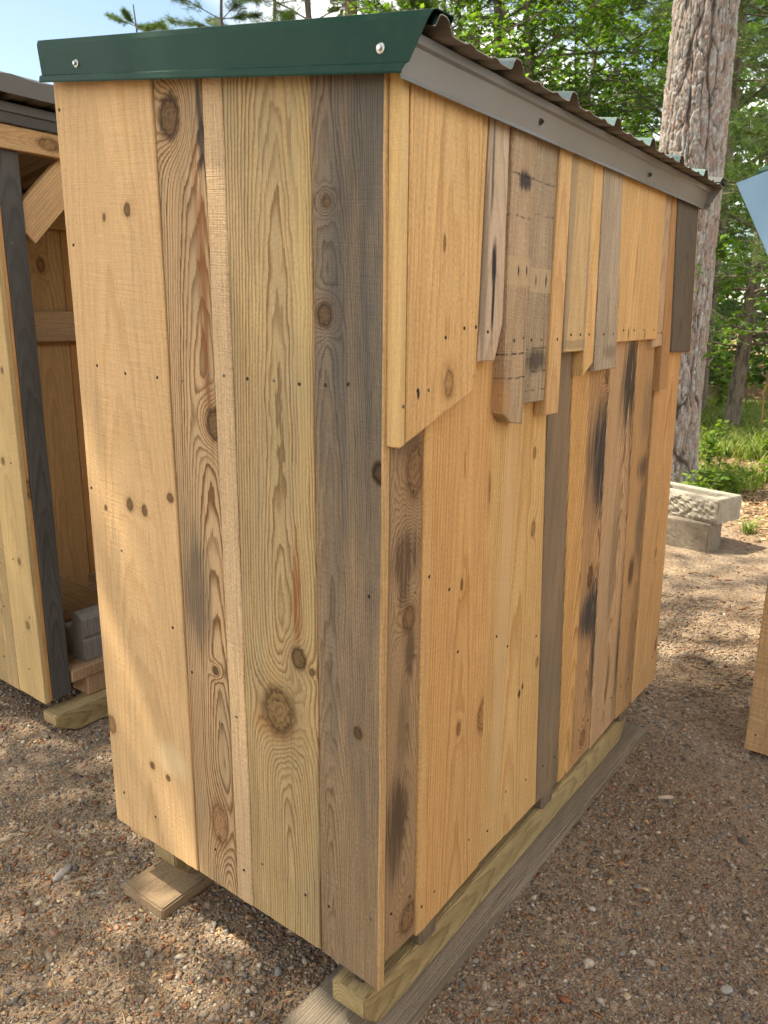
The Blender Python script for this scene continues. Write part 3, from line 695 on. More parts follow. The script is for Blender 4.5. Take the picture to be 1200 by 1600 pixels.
# back wall, rails
NB = ((NX, NY+.98, 0), 0.0)
e = .02
for k, (wd, m) in enumerate(((.26, wIn), (.12, wIn2), (.21, wIn), (.24, wIn), (.15, wN2), (.26, wIn), (.2, wIn), (.19, wIn2), (.2, wIn))):
    plank(nsh, NB, e, e+wd-.003, -.02, -.02, 2.08, 2.08, .02, m, 0); e += wd
beam(nsh, (NX+.02, NY+.94, 1.45), (NX+1.85, NY+.94, 1.45), .15, .04, wIn2, 'rail')
beam(nsh, (NX+.02, NY+.94, 1.98), (NX+1.85, NY+.94, 1.98), .12, .04, wIn, 'rail')
for k in range(5): plank(nsh, ((NX+1.9, NY, 0), math.pi/2), k*.197, k*.197+.194, -.04, -.04, nzt(NY+k*.197)-.07, nzt(NY+k*.197+.19)-.07, .02, wFar)
# pallet floor on skids
skid(nsh, .315, 2.1, NY-.055, NY+.045, -.19, -.092, wSkid, .16)
skid(nsh, .33, 2.1, NY+.80, NY+.90, -.19, -.092, wSkid, .16)
wPal = wood('pallet_wood', (.400, .254, .155), (.250, .150, .080), freq=120, d=.05, contrast=.6, fuzz=.9)
for x in (.50, 1.15, 1.8): box('pallet_block', x, x+.14, NY+.0, NY+.12, -.0915, -.002, wPal, nsh, .006)
for x in (.50, 1.15, 1.8): box('pallet_block', x, x+.14, NY+.75, NY+.87, -.0915, -.002, wPal, nsh, .006)
for k in range(7): box('floor_slat', .43, 2.1, NY-.005+k*.135, NY+.105+k*.135, -.0015, .05, wPal, nsh, .004)
# things stacked inside it
wTim = wood('grey_timber', (.25, .21, .175), (.130, .115, .100), freq=150, d=.03, contrast=.6, fuzz=.9, grey=((.24, .235, .23), .3, 0, 0))
def notched(name, loc, rz, L_, w_, h_, mat):
    """squared timber with a scooped notch in its end and a saw kerf along the side"""
    bm = bmesh.new()
    prof = [(0, 0), (w_, 0), (w_, h_*.42), (w_-.006, h_*.45), (w_-.006, h_*.49), (w_, h_*.52), (w_, h_*.88), (w_*.80, h_*.97), (w_*.58, h_), (w_*.48, h_*.96), (w_*.38, h_*.70), (w_*.26, h_*.60), (w_*.1, h_*.60), (0, h_*.66)]
    A = [bm.verts.new((x, 0, z)) for x, z in prof]; B = [bm.verts.new((x, L_, z)) for x, z in prof]
    bm.faces.new(A); bm.faces.new(B[::-1])
    for i in range(len(prof)):
        j = (i+1) % len(prof); bm.faces.new((A[j], A[i], B[i], B[j]))
    bmesh.ops.recalc_face_normals(bm, faces=bm.faces)
    bmesh.ops.bevel(bm, geom=bm.edges[:], offset=.003, segments=1, affect='EDGES')
    return link(name, bm_mesh(name, bm), None, mat, loc, rz)
tag(notched('timber', (.52, 2.128, .0515), -math.pi/2, .9, .147, .215, wTim), 'grey painted timber with a scooped end on the pallet floor', 'timber')
o = box('board', .56, .70, 2.24, 2.275, .053, .83, wIn, None, .003); o.rotation_euler = (0, -.95, .0); o.location = (.62, 2.40, .27)
tag(o, 'tan board leaning behind the grey timber', 'board')
o = box('board', .66, 1.2, 2.20, 2.32, .20, .235, wPal, None, .003); o.rotation_euler = (0, .12, .45); o.location = (1.02, 2.36, .27)
tag(o, 'brown board end lying across the grey timber', 'board')

# ------------------------------------------------------------------ shed at the right edge, behind
bsh = empty('wood_shed', (2.4, -.9, GZ))
tag(bsh, 'shed at the right edge, only a tan corner board and green trim showing', 'shed')
wR = wood('tan_sawn', (.500, .324, .170), (.400, .235, .107), freq=80, d=.08, contrast=.3, saw=.9, fuzz=.8)
BX, BY = 1.92, -.384
BWL = ((BX, BY, 0), -math.pi/2)
for k in range(5):
    a = .002 + k*.2
    plank(bsh, BWL, a, a+.196, -.165, -.165, 1.97, 1.97, .022, wR, 0, screws=[(a+.035, .03-.12), (a+.15, -.1), (a+.1, .9)], ut_l=a+.006, ut_r=a+.202)
for k in range(9): plank(bsh, ((BX+1.86, BY-.002, 0), math.pi), k*.2, k*.2+.196, -.165, -.165, 1.93, 1.93, .02, (wb3, wb4, wFar, wu7)[k % 4])
for x in (BX+.05, BX+1.75): box('skid', x, x+.09, BY-1.0, BY-.03, -.19, -.167, wSkid, bsh)
rake_trim(bsh, BX-.03, -1, BY+.20, BY+.19, BY-1.2, BY-1.2, lambda y: 1.95-.14*(y-BY), .09, M_GREEN)
roof_sheet(bsh, BX-.03, BX+1.9, BY-1.2, BY+.19, 2.16, -.14, .2585, .1)

# ------------------------------------------------------------------ blue trimmed shed beside the camera, right
csh = empty('wood_shed', (float(CAM[0]), float(CAM[1]), GZ), YAW); csh['own_frame'] = 1
tag(csh, 'shed almost out of frame at the right, its blue metal roof trim showing', 'shed')
# local frame: x = view direction, y = left; z from the ground
HC = 1.4912 - GZ
zc = 1.70 - GZ
rows = []
for k in range(7):
    t = k/6; row = []
    for (dy, dz, xe) in ((-.008, -.172, 1.055), (-.006, -.17, 1.06), (.0, -.155, 1.075), (.0, -.125, 1.107), (.0, -.06, 1.18), (.0, -.002, 1.247), (-.05, .008, 1.25)):
        row.append((xe + (-1.2-xe)*t, -.53+dy, zc+dz))
    rows.append(row)
sheet('fascia_trim', rows, M_BLUE, csh)
for k in range(8):
    a = 1.02 - k*.2
    o = plank(csh, ((0, -.66, 0), math.pi), -a, -a+.196, .1, .1, zc-.03, zc-.03, .022, wR, 0)
for k in range(2): box('skid', -.6, 1.0, -.75-k*.8, -.66-k*.8-.01, 0, .1, wSkid, csh)
bm_rows = [[(1.15-2.3*t, -.53, zc+.004), (1.15-2.3*t, -1.7, zc+.2)] for t in (0, .5, 1)]
sheet('roof_panel', bm_rows, M_BLUE, csh)

# ------------------------------------------------------------------ concrete blocks
def concrete(name, c):
    m, p = newmat(name); o, x, y, z = objcoord()
    n = noise(o, 18, 6, .65); f = noise(o, 150, 3, .6)
    cc = mixc(smooth(.4, .7, n), c, tuple(v*.72 for v in c))
    cc = mixc(smooth(.56, .68, f)*.6, cc, tuple(v*.42 for v in c))
    cc = mixc(smooth(.66, .72, f)*.5, cc, (.62, .58, .5))
    setp(p, 'Base Color', cc); setp(p, 'Roughness', .93); p.inputs['Specular IOR Level'].default_value = .15
    bump(p, f + n*.6, .004, .9); return m
M_CON = concrete('weathered_concrete', (.36, .325, .265)); M_CON2 = concrete('browned_concrete', (.24, .20, .155))
def block(name, loc, rz, sx, sy, sz, mat, slot=True, split=True):
    bm = bmesh.new()
    n, mz = 34, 12
    hx, hy = sx/2, sy/2
    r = np.random.default_rng(int(sz*1000))
    # front split face (x = -hx) as a rough grid
    g = [[None]*(mz+1) for _ in range(n+1)]
    for i in range(n+1):
        for j in range(mz+1):
            y = -hy+sy*i/n; z = sz*j/mz
            e_ = min(1, min(i, n-i)/2, min(j, mz-j)/2)
            dx = (.022*(vnoise(y*28+50, z*28+50, 5)-.5) + .016*(vnoise(y*70+50, z*70+50, 6)-.5) + .010*r.uniform(-.5, .5))*e_ - .012*e_ if split else .003*r.uniform(-.5, .5)*e_
            g[i][j] = bm.verts.new((-hx+dx, y, z))
    for i in range(n):
        for j in range(mz): bm.faces.new((g[i][j], g[i][j+1], g[i+1][j+1], g[i+1][j]))
    # back, sides, bottom
    bk = {}
    for y in (-hy, hy):
        for z in (0, sz): bk[(y, z)] = bm.verts.new((hx, y, z))
    bm.faces.new((bk[(-hy, 0)], bk[(hy, 0)], bk[(hy, sz)], bk[(-hy, sz)]))
    bm.faces.new([g[0][j] for j in range(mz, -1, -1)] + [bk[(-hy, 0)], bk[(-hy, sz)]])
    bm.faces.new([g[n][j] for j in range(mz+1)] + [bk[(hy, sz)], bk[(hy, 0)]])
    bm.faces.new([g[i][0] for i in range(n, -1, -1)][::-1] + [bk[(hy, 0)], bk[(-hy, 0)]])
    top = [g[i][mz] for i in range(n+1)]
    if slot:
        s = [bm.verts.new((a, b, sz)) for a, b in ((-hx*.42, -hy*.74), (-hx*.42, hy*.74), (hx*.40, hy*.74), (hx*.40, -hy*.74))]
        d_ = [bm.verts.new((v.co.x*.95, v.co.y*.97, sz*.12)) for v in s]
        h_ = n//2
        bm.faces.new([top[i] for i in range(0, h_+1)] + [s[1], s[0]] if False else [top[0]] + top[1:] + [s[1], s[0]])
        bm.faces.new([top[n], bk[(hy, sz)], s[2], s[1]])
        bm.faces.new([bk[(hy, sz)], bk[(-hy, sz)], s[3], s[2]])
        bm.faces.new([bk[(-hy, sz)], top[0], s[0], s[3]])
        for i in range(4): bm.faces.new((s[i], s[(i+1) % 4], d_[(i+1) % 4], d_[i]))
        bm.faces.new(d_[::-1])
    else:
        bm.faces.new(top + [bk[(hy, sz)], bk[(-hy, sz)]])
    bmesh.ops.recalc_face_normals(bm, faces=bm.faces)
    ed = [e_ for e_ in bm.edges if len(e_.link_faces) == 2 and e_.calc_face_angle(0) > 1.2]
    bmesh.ops.bevel(bm, geom=ed, offset=.006, segments=2, affect='EDGES')
    return link(name, bm_mesh(name, bm), None, mat, loc, rz)
tag(block('concrete_block', (4.90, .745, -.20), -.14, .25, .56, .225, M_CON2, False, False), 'lower concrete block lying on the ground behind the shed', 'block')
tag(block('concrete_block', (5.03, .705, .0255), -.30, .32, .64, .19, M_CON, True, True), 'upper concrete block with rough split face and slot on top', 'block')

# ------------------------------------------------------------------ gravel, litter, needles (uncountable)
PHI = (1+5**.5)/2
ICO_V = np.array([(-1, PHI, 0), (1, PHI, 0), (-1, -PHI, 0), (1, -PHI, 0), (0, -1, PHI), (0, 1, PHI), (0, -1, -PHI), (0, 1, -PHI), (PHI, 0, -1), (PHI, 0, 1), (-PHI, 0, -1), (-PHI, 0, 1)])/math.hypot(1, PHI)
ICO_F = np.array([(0, 11, 5), (0, 5, 1), (0, 1, 7), (0, 7, 10), (0, 10, 11), (1, 5, 9), (5, 11, 4), (11, 10, 2), (10, 7, 6), (7, 1, 8), (3, 9, 4), (3, 4, 2), (3, 2, 6), (3, 6, 8), (3, 8, 9), (4, 9, 5), (2, 4, 11), (6, 2, 10), (8, 6, 7), (9, 8, 1)])
def subdiv(v, f):
    v = list(map(tuple, v)); cache = {}; out = []
    def mid(a, b):
        k = (min(a, b), max(a, b))
        if k not in cache:
            m = (np.array(v[a])+np.array(v[b]))/2; m /= np.linalg.norm(m); v.append(tuple(m)); cache[k] = len(v)-1
        return cache[k]
    for a, b, c in f:
        ab, bc, ca = mid(a, b), mid(b, c), mid(c, a); out += [(a, ab, ca), (b, bc, ab), (c, ca, bc), (ab, bc, ca)]
    return np.array(v), np.array(out)
OCT_V = np.array([(1, 0, 0), (-1, 0, 0), (0, 1, 0), (0, -1, 0), (0, 0, 1), (0, 0, -1)], float)*1.15
OCT_F = np.array([(4, 0, 2), (4, 2, 1), (4, 1, 3), (4, 3, 0), (5, 2, 0), (5, 1, 2), (5, 3, 1), (5, 0, 3)])
ICO2_V, ICO2_F = subdiv(ICO_V, ICO_F)
def rotz(v, a):
    c, s = np.cos(a)[:, None], np.sin(a)[:, None]
    return np.stack([v[..., 0]*c - v[..., 1]*s, v[..., 0]*s + v[..., 1]*c, v[..., 2]], -1)
def sample_view(n, dmin, dmax, power=1.0, amin=-14.0, amax=82.0):
    """random ground points in the wedge of ground the photograph looks over (plus a margin)"""
    a = np.radians(rng.uniform(amin, amax, n)); d = dmin + (dmax-dmin)*rng.random(n)**power
    return CAM[0]+np.cos(a)*d, CAM[1]+np.sin(a)*d
def blocked(x, y):
    b = (x > -.0) & (x < 1.75) & (y > -.015) & (y < .215)
    b |= (x > -.55) & (x < 1.84) & (y > -.03) & (y < .23)
    b |= (x > -.05) & (x < .42) & (y > .74) & (y < .945)
    return b
def stones(x, y, r, flat, colr, V, F, jit=.28):
    n = len(x); k = len(V)
    P = V[None]*(1 + rng.normal(0, jit, (n, k, 1)).clip(-.5, .6))
    sc = np.stack([r*rng.uniform(.75, 1.35, n), r*rng.uniform(.6, 1.0, n), r*flat], -1)
    P = P*sc[:, None, :]
    tlt = rng.normal(0, .25, n)[:, None]; P = np.stack([P[..., 0]*np.cos(tlt) - P[..., 2]*np.sin(tlt), P[..., 1], P[..., 0]*np.sin(tlt)+P[..., 2]*np.cos(tlt)], -1)
    P = rotz(P, rng.uniform(0, 6.28, n))
    P[..., 0] += x[:, None]; P[..., 1] += y[:, None]; P[..., 2] += (gheight(x, y) + r*flat*.25)[:, None]
    f = (F[None] + (np.arange(n)*k)[:, None, None]).reshape(-1, 3)
    return P.reshape(-1, 3), f, np.repeat(colr, k, 0)
def tint_mat(name, rough=.85, spec=.2, nscale=90, amt=.5):
    m, p = newmat(name); o, x, y, z = objcoord(); a = attr()
    n = noise(o, nscale, 4, .65)
    setp(p, 'Base Color', scalec(a, (n-.5)*amt*2 + 1.0)); setp(p, 'Roughness', rough); p.inputs['Specular IOR Level'].default_value = spec
    bump(p, n, .003, .6); return m
M_STONE = tint_mat('pebble_stone', .92, .08, 150, .5)
PAL = np.array([(.28, .22, .165), (.23, .18, .14), (.14, .12, .105), (.34, .27, .205), (.26, .155, .11), (.20, .165, .135), (.17, .165, .155), (.42, .36, .29), (.30, .185, .125), (.12, .10, .085), (.25, .19, .135), (.27, .22, .17), (.24, .18, .13)])
PAL = PAL*1.12
def pick(n, pal, jit=.12): return pal[rng.integers(0, len(pal), n)]*(1+rng.normal(0, jit, (n, 1)))
x, y = sample_view(190000, .75, 5.0, 1.0); k = ~blocked(x, y) & (forest_mask(x, y) < rng.random(len(x))*.8+.1); x, y = x[k], y[k]
d_ = np.hypot(x-CAM[0], y-CAM[1])
r_ = np.exp(rng.normal(math.log(.0037), .45, len(x)))*(1+.10*np.maximum(0, d_-2)); r_ = r_.clip(.002, .013)
cl = vnoise(x*3.1+20, y*3.1+20, 9); k = (rng.random(len(x)) < .30+.8*cl); x, y, r_ = x[k], y[k], r_[k]
v, f, c = stones(x, y, r_, rng.uniform(.4, .75, len(x)), pick(len(x), PAL), OCT_V, OCT_F, .22)
gv = fastmesh('gravel', v, f, c, True, M_STONE)
tag(link('gravel', gv), 'fine mixed gravel covering the bare ground round the sheds', 'gravel', kind='stuff')
x, y = sample_view(4000, .8, 5.0, 1.1); k = ~blocked(x, y) & (forest_mask(x, y) < .5); x, y = x[k], y[k]
r_ = np.exp(rng.normal(math.log(.0068), .36, len(x))).clip(.006, .02)
v, f, c = stones(x, y, r_, rng.uniform(.45, .75, len(x)), pick(len(x), PAL[[0, 1, 2, 3, 5, 6, 7, 8, 9, 11]]), ICO2_V, ICO2_F, .10)
tag(link('pebbles', fastmesh('pebbles', v, f, c, True, M_STONE)), 'larger rounded pebbles scattered over the gravel', 'pebbles', kind='stuff')
# bark flakes and chips
BARK = np.array([(.30, .13, .065), (.22, .10, .055), (.36, .19, .10), (.16, .09, .055), (.40, .26, .15), (.26, .15, .09), (.46, .34, .2)])
x, y = sample_view(70000, .8, 9.0, 1.2); k = ~blocked(x, y); x, y = x[k], y[k]
cl = vnoise(x*1.7+60, y*1.7+20, 12) + .35*forest_mask(x, y); k = rng.random(len(x)) < cl*1.1-.1; x, y = x[k], y[k]
d_ = np.hypot(x-CAM[0], y-CAM[1])
r_ = np.exp(rng.normal(math.log(.005), .4, len(x)))*(1+.12*np.maximum(0, d_-2)); r_ = r_.clip(.003, .03)
v, f, c = stones(x, y, r_, np.full(len(x), .16), pick(len(x), BARK), OCT_V, OCT_F, .3)
v[:, 2] += .002
tag(link('bark_flakes', fastmesh('bark_flakes', v, f, c, False, tint_mat('bark_flake', .9, .1, 60, .4))), 'red brown bark flakes and chips littering the ground', 'bark litter', kind='stuff')
# pine needles
def needles(n, dmin, dmax, power, pal, ln=(.025, .065), wd=.0006, mask=None):
    x, y = sample_view(n, dmin, dmax, power); k = ~blocked(x, y)
    if mask is not None: k &= mask(x, y)
    x, y = x[k], y[k]; n = len(x)
    a = rng.uniform(0, 6.28, n); l = rng.uniform(*ln, n); bend = rng.normal(0, .35, n)
    d_ = np.hypot(x-CAM[0], y-CAM[1]); w_ = wd*(1+.25*np.maximum(0, d_-2.5))
    z0 = gheight(x, y) + rng.uniform(.004, .014, n)
    pts = []
    for t in (0, .5, 1):
        aa = a + bend*t
        px = x + np.cos(aa)*l*t; py = y + np.sin(aa)*l*t; pz = z0 + rng.normal(0, .003, n)*(t > 0) + .004*(t == .5)
        for s in (-1, 1): pts.append(np.stack([px - np.sin(aa)*w_*s, py + np.cos(aa)*w_*s, pz], -1))
    P = np.stack(pts, 1); base = np.arange(n)[:, None]*6
    F = np.concatenate([base+np.array([[0, 2, 3, 1]]), base+np.array([[2, 4, 5, 3]])])
    return P.reshape(-1, 3), F, np.repeat(pick(n, pal), 6, 0)
NEED = np.array([(.34, .19, .09), (.26, .13, .06), (.42, .27, .13), (.22, .12, .07), (.5, .36, .2)])
v, f, c = needles(20000, .8, 8, 1.2, NEED)
tag(link('pine_needles', fastmesh('pine_needles', v, f, c, False, tint_mat('dry_needle', .8, .2, 40, .2))), 'dry orange pine needles strewn over the gravel', 'pine needles', kind='stuff')

# ------------------------------------------------------------------ trees
def leaf_mat(name, trans=.45, rough=.45, hue=(1, 1, 1)):
    m = bpy.data.materials.new(name); m.use_nodes = True; S.tree = m.node_tree; nt = m.node_tree
    p = nt.nodes['Principled BSDF']; out = nt.nodes['Material Output']
    a = attr(); o, x, y, z = objcoord()
    c = scalec(a, (noise(o, 2.3, 2)-.5)*.5 + 1.0)
    setp(p, 'Base Color', c); setp(p, 'Roughness', rough); p.inputs['Specular IOR Level'].default_value = .3
    t = nt.nodes.new('ShaderNodeBsdfTranslucent'); nt.links.new(mixc(1.0, c, (1.25, 1.35, .55), 'MULTIPLY').k, t.inputs['Color'])
    mxs = nt.nodes.new('ShaderNodeMixShader'); mxs.inputs[0].default_value = trans
    nt.links.new(p.outputs[0], mxs.inputs[1]); nt.links.new(t.outputs[0], mxs.inputs[2]); nt.links.new(mxs.outputs[0], out.inputs['Surface'])
    return m
M_LEAF = leaf_mat('broad_leaf', .48); M_NEEDLE = leaf_mat('green_needle', .3, .5); M_GRASS = leaf_mat('grass_blade', .35, .5)
def bark_mat(name, c, c2):
    m, p = newmat(name); o, x, y, z = objcoord()
    n = noise(vec(x*14.0, y*14.0, z*4.0), 1, 5, .65)
    setp(p, 'Base Color', mixc(smooth(.35, .65, n), c2, c)); setp(p, 'Roughness', .95); p.inputs['Specular IOR Level'].default_value = .1
    bump(p, n, .03, .9); return m
M_BARK = bark_mat('grey_bark', (.20, .165, .135), (.075, .062, .052)); M_BARKD = bark_mat('dark_bark', (.12, .098, .08), (.05, .042, .036))
def tube(pts, rad, n=7):
    pts = np.asarray(pts, float); k = len(pts); V = []
    d = np.gradient(pts, axis=0); d /= np.linalg.norm(d, axis=1)[:, None]+1e-9
    ref = np.where(np.abs(d[:, 2:3]) > .9, np.array([[1., 0, 0]]), np.array([[0, 0, 1.]]))
    a = np.cross(d, ref); a /= np.linalg.norm(a, axis=1)[:, None]+1e-9; b = np.cross(d, a)
    th = np.arange(n)/n*math.tau
    V = pts[:, None] + (a[:, None]*np.cos(th)[None, :, None] + b[:, None]*np.sin(th)[None, :, None])*np.asarray(rad)[:, None, None]
    i = np.arange(k*n).reshape(k, n); j = np.roll(i, -1, 1)
    F = np.stack([i[:-1], j[:-1], j[1:], i[1:]], -1).reshape(-1, 4)
    return V.reshape(-1, 3), F
class Tubes:
    def __init__(s): s.v = []; s.f = []; s.n = 0
    def add(s, pts, rad, n=6):
        v, f = tube(pts, rad, n); s.v.append(v); s.f.append(f+s.n); s.n += len(v)
    def mesh(s, name, mat): return fastmesh(name, np.concatenate(s.v), np.concatenate(s.f), None, True, mat)
MAPLE = np.array([(math.sin(math.radians(a))*r, math.cos(math.radians(a))*r) for a, r in ((0, 1.0), (20, .52), (42, .92), (72, .46), (105, .62), (150, .25), (210, .25), (255, .62), (288, .46), (318, .92), (340, .52))])
OVAL = np.array([(0, 1), (.38, .45), (.42, -.1), (.1, -.8), (-.1, -.8), (-.42, -.1), (-.38, .45)])
RHOMB = np.array([(0, 1), (.42, .1), (0, -.8), (-.42, .1)])
def leaves(P, size, colr, shape, tilt=.5, fold=.18, dirs=None):
    n = len(P); k = len(shape)
    a = rng.uniform(0, math.tau, n) if dirs is None else dirs
    nx = rng.normal(0, tilt, n); ny = rng.normal(0, tilt, n)
    N = np.stack([nx, ny, np.ones(n)], -1); N /= np.linalg.norm(N, axis=1)[:, None]
    T = np.stack([np.cos(a), np.sin(a), rng.normal(-.15, .3, n)], -1); T -= N*(T*N).sum(1)[:, None]; T /= np.linalg.norm(T, axis=1)[:, None]
    B = np.cross(N, T)
    s = (size*rng.uniform(.65, 1.2, n))[:, None, None]
    sh = shape[None]
    V = P[:, None] + (B[:, None]*sh[..., 0:1] + T[:, None]*sh[..., 1:2] + N[:, None]*(-fold*np.abs(sh[..., 0:1])-.12*sh[..., 1:2]**2))*s
    V = np.concatenate([P[:, None] + N[:, None]*.06*s, V], 1).reshape(-1, 3)
    i = np.arange(k); tri = np.stack([np.zeros(k, int), i+1, (i+1) % k + 1], -1)
    F = (tri[None] + (np.arange(n)*(k+1))[:, None, None]).reshape(-1, 3)
    return V, F, np.repeat(colr, k+1, 0)
def curve(p, d, L_, up_, n=6, wig=.06, r=None):
    r = r or rng; pts = [np.array(p, float)]; d = np.array(d, float)
    for i in range(n):
        d = d + np.array([r.normal(0, wig), r.normal(0, wig), up_/n + r.normal(0, wig*.6)]); d /= np.linalg.norm(d)
        pts.append(pts[-1] + d*L_/n)
    return np.array(pts)
GREENS = np.array([(.10, .20, .028), (.13, .24, .035), (.08, .165, .026), (.16, .26, .04), (.09, .18, .036)])
def broadleaf(H, r0, cr, cb, nl, per, size, shape, seed, lean=(0, 0), sub=7):
    """returns trunk mesh, crown mesh: limbs from cb*H upwards, leaf sprays along their twigs"""
    global rng
    keep = rng; rng = np.random.default_rng(seed)
    T = Tubes(); tp = curve((0, 0, -.3), (lean[0], lean[1], 1), H, .0, 10, .03); T.add(tp, np.linspace(r0, r0*.22, len(tp)), 10)
    LP = []
    for i in range(nl):
        t = cb + (1-cb)*(i+rng.random())/nl; p = tp[0]*0 + np.array([np.interp(t*10, range(11), tp[:, q]) for q in range(3)])
        a = i*2.4 + rng.normal(0, .4); prof = math.sin(min(1, (1-t)/(1-cb)*1.0+.18)*math.pi*.62)
        Ln = cr*max(.3, prof)*rng.uniform(.7, 1.15)
        lp = curve(p, (math.cos(a), math.sin(a), .35+.5*t), Ln, .15, 7, .10); T.add(lp, np.linspace(r0*.3*(1.1-t), .006, len(lp)), 5)
        for j in range(sub):
            s = rng.uniform(.25, 1); q = np.array([np.interp(s*7, range(8), lp[:, c]) for c in range(3)])
            b = a + rng.choice([-1, 1])*rng.uniform(.4, 1.3)
            sp = curve(q, (math.cos(b), math.sin(b), rng.normal(.12, .2)), Ln*rng.uniform(.22, .5)*(1.15-.5*s), -.1, 5, .1); T.add(sp, np.linspace(.012, .004, len(sp)), 4)
            for c in range(per):
                u = rng.uniform(.1, 1.05); w_ = np.array([np.interp(min(u, 1)*5, range(6), sp[:, e_]) for e_ in range(3)])
                LP.append(w_ + rng.normal(0, 1, 3)*np.array([.14, .14, .06])*max(.6, Ln/2))
    LP = np.array(LP); n = len(LP)
    v, f, c = leaves(LP, size, pick(n, GREENS, .18), shape, .45)
    tm = T.mesh('trunk', M_BARK); cm = fastmesh('crown', v, f, c, False, M_LEAF); rng = keep
    return tm, cm
PGREEN = np.array([(.065, .125, .038), (.09, .16, .045), (.055, .10, .034), (.115, .18, .055)])
def pine(H, r0, cr, cb, nb, tufts, ln, seed, nn=14, width=.0035, droop=-.05):
    global rng
    keep = rng; rng = np.random.default_rng(seed)
    T = Tubes(); tp = curve((0, 0, -.3), (0, 0, 1), H, 0, 12, .012); T.add(tp, np.linspace(r0, r0*.12, len(tp)), 12)
    Q = []; D = []
    for i in range(nb):
        t = cb + (1-cb)*((i//5)*5+rng.random()*2)/nb; p = np.array([np.interp(t*12, range(13), tp[:, q]) for q in range(3)])
        a = i*2.513 + rng.normal(0, .3); f_ = (1-t)/(1-cb)
        Ln = cr*(.22+.78*f_**.8)*rng.uniform(.7, 1.15)
        lp = curve(p, (math.cos(a), math.sin(a), .25*(1-f_)+.05), Ln, droop, 8, .07); T.add(lp, np.linspace(max(.012, r0*.16*(f_+.3)), .005, len(lp)), 5)
        for j in range(tufts):
            s = rng.uniform(.28, 1.02); q = np.array([np.interp(min(s, 1)*8, range(9), lp[:, c]) for c in range(3)])
            b = a + rng.choice([-1, 1])*rng.uniform(.25, 1.1); l2 = Ln*rng.uniform(.06, .30)*(1.2-.7*s)
            e_ = q + np.array([math.cos(b), math.sin(b), rng.normal(.15, .2)])*l2
            if j % 3 == 0: T.add(np.stack([q, (q+e_)/2+[0, 0, .01], e_]), np.array([.006, .005, .003]), 3)
            Q.append(e_); d = e_-q + np.array([math.cos(a), math.sin(a), .5])*.06; D.append(d/np.linalg.norm(d))
    Q = np.array(Q); D = np.array(D); n = len(Q)
    R = rng.normal(0, 1, (n, nn, 3)); dd = D[:, None]*rng.uniform(.4, 1.6, (n, nn, 1)) + R*.75; dd /= np.linalg.norm(dd, axis=2)[..., None]
    st = Q[:, None] - D[:, None]*rng.uniform(0, ln*.9, (n, nn, 1))
    tip = st + dd*ln*rng.uniform(.6, 1.1, (n, nn, 1))
    sd_ = np.cross(dd, rng.normal(0, 1, (n, nn, 3))); sd_ /= np.linalg.norm(sd_, axis=2)[..., None]
    V = np.stack([st - sd_*width, st + sd_*width, tip], 2).reshape(-1, 3); F = np.arange(len(V)).reshape(-1, 3)
    c = np.repeat(pick(n, PGREEN, .15), nn*3, 0)
    tm = T.mesh('trunk', M_BARK); cm = fastmesh('crown', V, F, c, False, M_NEEDLE); rng = keep
    return tm, cm
def polar(ang, d): return (CAM[0]+math.cos(math.radians(ang))*d, CAM[1]+math.sin(math.radians(ang))*d)
def tree(name, meshes, ang, d, label, cat='tree', group=None, sc=1.0, rz=0.0, sink=0.0):
    x, y = polar(ang, d); z = float(gheight(x, y)) - sink
    r = empty(name, (x, y, z), rz); r['own_frame'] = 1; r.scale = (sc, sc, sc)
    tag(r, label, cat, group)
    for nm, me in zip(('trunk', 'crown'), meshes):
        if me: link(nm, me, r)
    return r
PA = pine(15, .17, 3.2, .30, 60, 70, .13, 3, 13)
PB = pine(10, .12, 2.6, .16, 60, 80, .15, 8, 15)
PHI_ = pine(17, .20, 3.0, .55, 46, 60, .15, 5, 12, .006)
MA = broadleaf(8.5, .10, 2.7, .18, 32, 30, .062, MAPLE, 21)
MB = broadleaf(6.0, .07, 2.2, .12, 30, 28, .060, MAPLE, 33, (.05, .02))
SAP = broadleaf(2.7, .02, .75, .45, 11, 12, .060, MAPLE, 44, sub=5)
G1 = 'trees standing behind the sheds'
tree('maple_tree', MA, 26.5, 13.5, 'bright green maple rising over the corrugated eave', group=G1, rz=.4)
tree('maple_tree', MB, 22.5, 15.0, 'smaller leafy maple just left of the big pine trunk', group=G1, rz=2.1)
tree('maple_tree', MB, 30.5, 14.5, 'leafy maple further back over the roof corner', group=G1, sc=1.25, rz=4.1)
tree('maple_tree', MB, 24.0, 17.0, 'maple deep in the wood behind the bright maple', group=G1, sc=1.5, rz=.9)
tree('maple_tree', MA, 17.8, 16.5, 'maple behind the big pine trunk', group=G1, sc=1.1, rz=2.4)
tree('pine_tree', PB, 6.8, 11.5, 'nearest pine bough sweeping in from the right edge', group=G1, sc=1.1, rz=2.6)
tree('maple_sapling', SAP, 14.2, 8.6, 'leafy maple sapling right of the big pine trunk', 'sapling', rz=1.0)
tree('pine_tree', PB, 12.3, 13.0, 'pine with drooping green boughs at the right edge', group=G1, rz=.3)
tree('pine_tree', PA, 14.6, 15.5, 'slim pine trunk showing just right of the big trunk', group=G1, rz=1.2)
tree('pine_tree', PB, 16.3, 19, 'dark pine far behind the big trunk', group=G1, sc=1.3, rz=2.2)
tree('pine_tree', PB, 33.0, 15.0, 'bushy pine above the right end of the green trim', group=G1, sc=1.15, rz=5.0)
tree('pine_tree', PA, 28.2, 15.5, 'grey pine trunk seen among the maple leaves', group=G1, sc=1.0, rz=3.3)
tree('pine_tree', PHI_, 39.3, 16, 'straight bare pine trunk above the middle of the green trim', group=G1, rz=.8)
